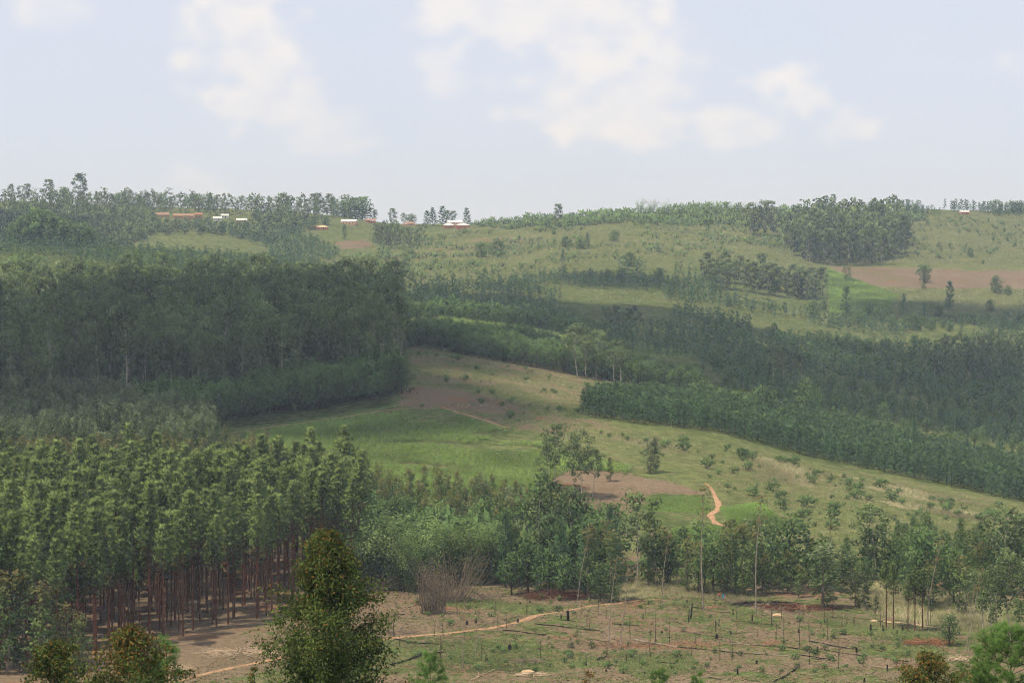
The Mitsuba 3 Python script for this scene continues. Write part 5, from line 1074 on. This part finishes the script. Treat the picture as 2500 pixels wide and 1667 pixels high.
def person(sx, base, h, turn, top, bottom, label, dress=False, wrap=None, stride=.12, arm=.1):
    p = ground_at(sx, base); s = h / 1.7; k = key_for('person'); M = T().translate(p.tolist()) @ T().rotate([0, 0, 1], turn) @ T().scale(float(s))
    put = lambda part, m, mat: scene.__setitem__(f'{k}__{part}', {**mikit.ply(m, mat, smooth=True), 'to_world': M})
    sh, hip = 1.40, .90
    arms = [[([sd * .19, 0, sh], .05), ([sd * .26, .02, 1.13], .042), ([sd * .25, -.12 - arm * (sd > 0), .92], .032), ([sd * .25, -.16 - arm * (sd > 0), .84], .036)] for sd in (-1, 1)]
    hands = [[([sd * .25 + o * .016, -.16 - arm * (sd > 0), .83], .012), ([sd * .25 + o * .02, -.18 - arm * (sd > 0), .76 + abs(o) * .012], .009)] for sd in (-1, 1) for o in (-1.5, -.5, .5, 1.5)] + [[([sd * .235, -.17 - arm * (sd > 0), .84], .012), ([sd * .21, -.19 - arm * (sd > 0), .80], .009)] for sd in (-1, 1)]
    legs = [[([sd * .09, 0, hip], .095), ([sd * .10, -.02 + sd * stride * .5, .48], .062), ([sd * .10, .02 + sd * stride, .08], .04), ([sd * .10, -.13 + sd * stride, .04], .038)] for sd in (-1, 1)]
    torso = [([0, 0, hip], .135), ([0, 0, 1.12], .12), ([0, 0, 1.33], .13), ([0, 0, 1.44], .06), ([0, -.01, 1.50], .05)]
    chest = [([-.17, 0, 1.38], .06), ([.17, 0, 1.38], .06)]
    head = [([0, 0, 1.60], .088), ([0, -.02, 1.55], .072)]; nose = [([0, -.09, 1.59], .016), ([0, -.1, 1.565], .02)]; ears = [([-.09, 0, 1.58], .02), ([.09, 0, 1.58], .02)]
    put('body', hulls([torso, chest, head, nose, ears] + arms + hands + legs, .06), 'skin')
    put('hair', hulls([[([0, .02, 1.64], .088), ([0, .035, 1.58], .078)]]), 'hair')
    g = lambda ch, e: [(q, rr + e) for q, rr in ch]
    put('shirt', hulls([g(torso[:3], .02), g(chest, .018)] + [g(a[:2], .02) for a in arms], .06), top)
    if dress: put('skirt', hulls([[([0, 0, .98], .15), ([0, 0, .30], .22)]], .06), top)
    else: put('trousers', hulls([g(l[:3], .02) for l in legs] + [[([0, 0, .93], .15), ([0, 0, .88], .14)]], .06), bottom)
    if wrap: put('wrap', hulls([[([.10, .02, 1.36], .12), ([.17, -.02, 1.0], .12)]], .06), wrap)
    labels[k] = {'label': label, 'category': 'person'}
    return p


person(1756, 1462, 1.45, 200, 'shirt_red', 'trousers', 'person in a red shirt and dark trousers standing at the clearing edge')
pb = person(1766, 1463, 1.45, 160, 'dress_blue', 'trousers', 'person in a long bright blue dress with a dark wrap', dress=True, wrap='dress_navy')
bag = hulls([[([0, 0, .14], .14), ([.02, 0, .34], .12)], [([0, 0, .4], .03), ([.01, 0, .52], .02)]], .06); bag.apply_translation(pb + [.42, -.1, .25])
scene['bag'] = mikit.ply(bag, 'bag_pink', smooth=True); labels['bag'] = {'label': 'pink bag hanging beside the person in the blue dress', 'category': 'bag'}


# ------------------------------------------------------------------ cumulus overhead, whose shade lies on the hills (high above the frame)
def cloud_over(poly, seed, alt=900, gap=62, rad=(46, 78), hole=0.):
    r = np.random.default_rng(seed); W = np.array([[(sx - PW / 2) / F * yn * K, yn * K] for sx, yn in poly]); vs, fs, at = [], [], 0
    s = trimesh.creation.icosphere(2)
    for x in np.arange(W[:, 0].min(), W[:, 0].max(), gap):
        for y in np.arange(W[:, 1].min(), W[:, 1].max(), gap):
            q = np.array([x, y]) + r.normal(0, gap * .3, 2)
            if not inside(q[:1], q[1:], W)[0] or meshkit.fbm(np.array([q[0] / 170, q[1] / 170, seed]), 3, 4) < hole: continue
            v = s.vertices * r.uniform(*rad) * [1, 1, .55]; v = v * (1 + .5 * (meshkit.fbm(s.vertices * 1.6 + r.uniform(0, 99, 3), 3, 3)[:, None] - .5))
            k = (alt + r.uniform(0, 60)) / SUN[2]; vs.append(v + [q[0] + SUN[0] * k, q[1] + SUN[1] * k, SUN[2] * k]); fs.append(s.faces + at); at += len(v)
    return np.vstack(vs), np.vstack(fs)


CL = [cloud_over([(-500, 665), (300, 655), (980, 625), (985, 900), (900, 1010), (700, 1090), (300, 1120), (-500, 1130)], 1, hole=.52), cloud_over([(985, 740), (1350, 700), (1450, 645), (1750, 650), (2050, 655), (2900, 655), (2900, 1530), (1950, 1500), (1450, 1500), (1060, 1380), (1100, 1180), (1500, 1100), (1550, 1010), (1000, 960)], 2, hole=.56),
      cloud_over([(-500, 1600), (400, 1600), (620, 1680), (600, 1850), (-500, 1900)], 3, hole=.4)]
CL.append(cloud_over([(-300, 680), (300, 645), (985, 622), (985, 725), (200, 745), (-300, 760)], 5, gap=50))
at = 0; vv, ff = [], []
for v, f in CL: vv.append(v); ff.append(f + at); at += len(v)
scene['clouds'] = mikit.ply((np.vstack(vv), np.vstack(ff)), 'cloud_mat', smooth=True); labels['clouds'] = {'label': 'cumulus clouds drifting above the valley', 'kind': 'stuff'}
# ------------------------------------------------------------------ the air between the hills
_low = float(ZG.min()) - 1; _top = max(float(ZG.max()), max(float((s['p'][:, 2] + 1.15 * s['h']).max()) for s in STANDS if len(s['p'])), max(float(l['p'][2] + 1.15 * l['h']) for l in LONE)) + 4
scene['haze'] = {'type': 'cube', 'to_world': T().translate([0, 1950, (_low + _top) / 2]).scale([5500, 2040, (_top - _low) / 2]), 'bsdf': {'type': 'null'}, 'interior': ref('air')}
labels['haze'] = {'label': 'thin bluish haze over the valley', 'kind': 'stuff'}
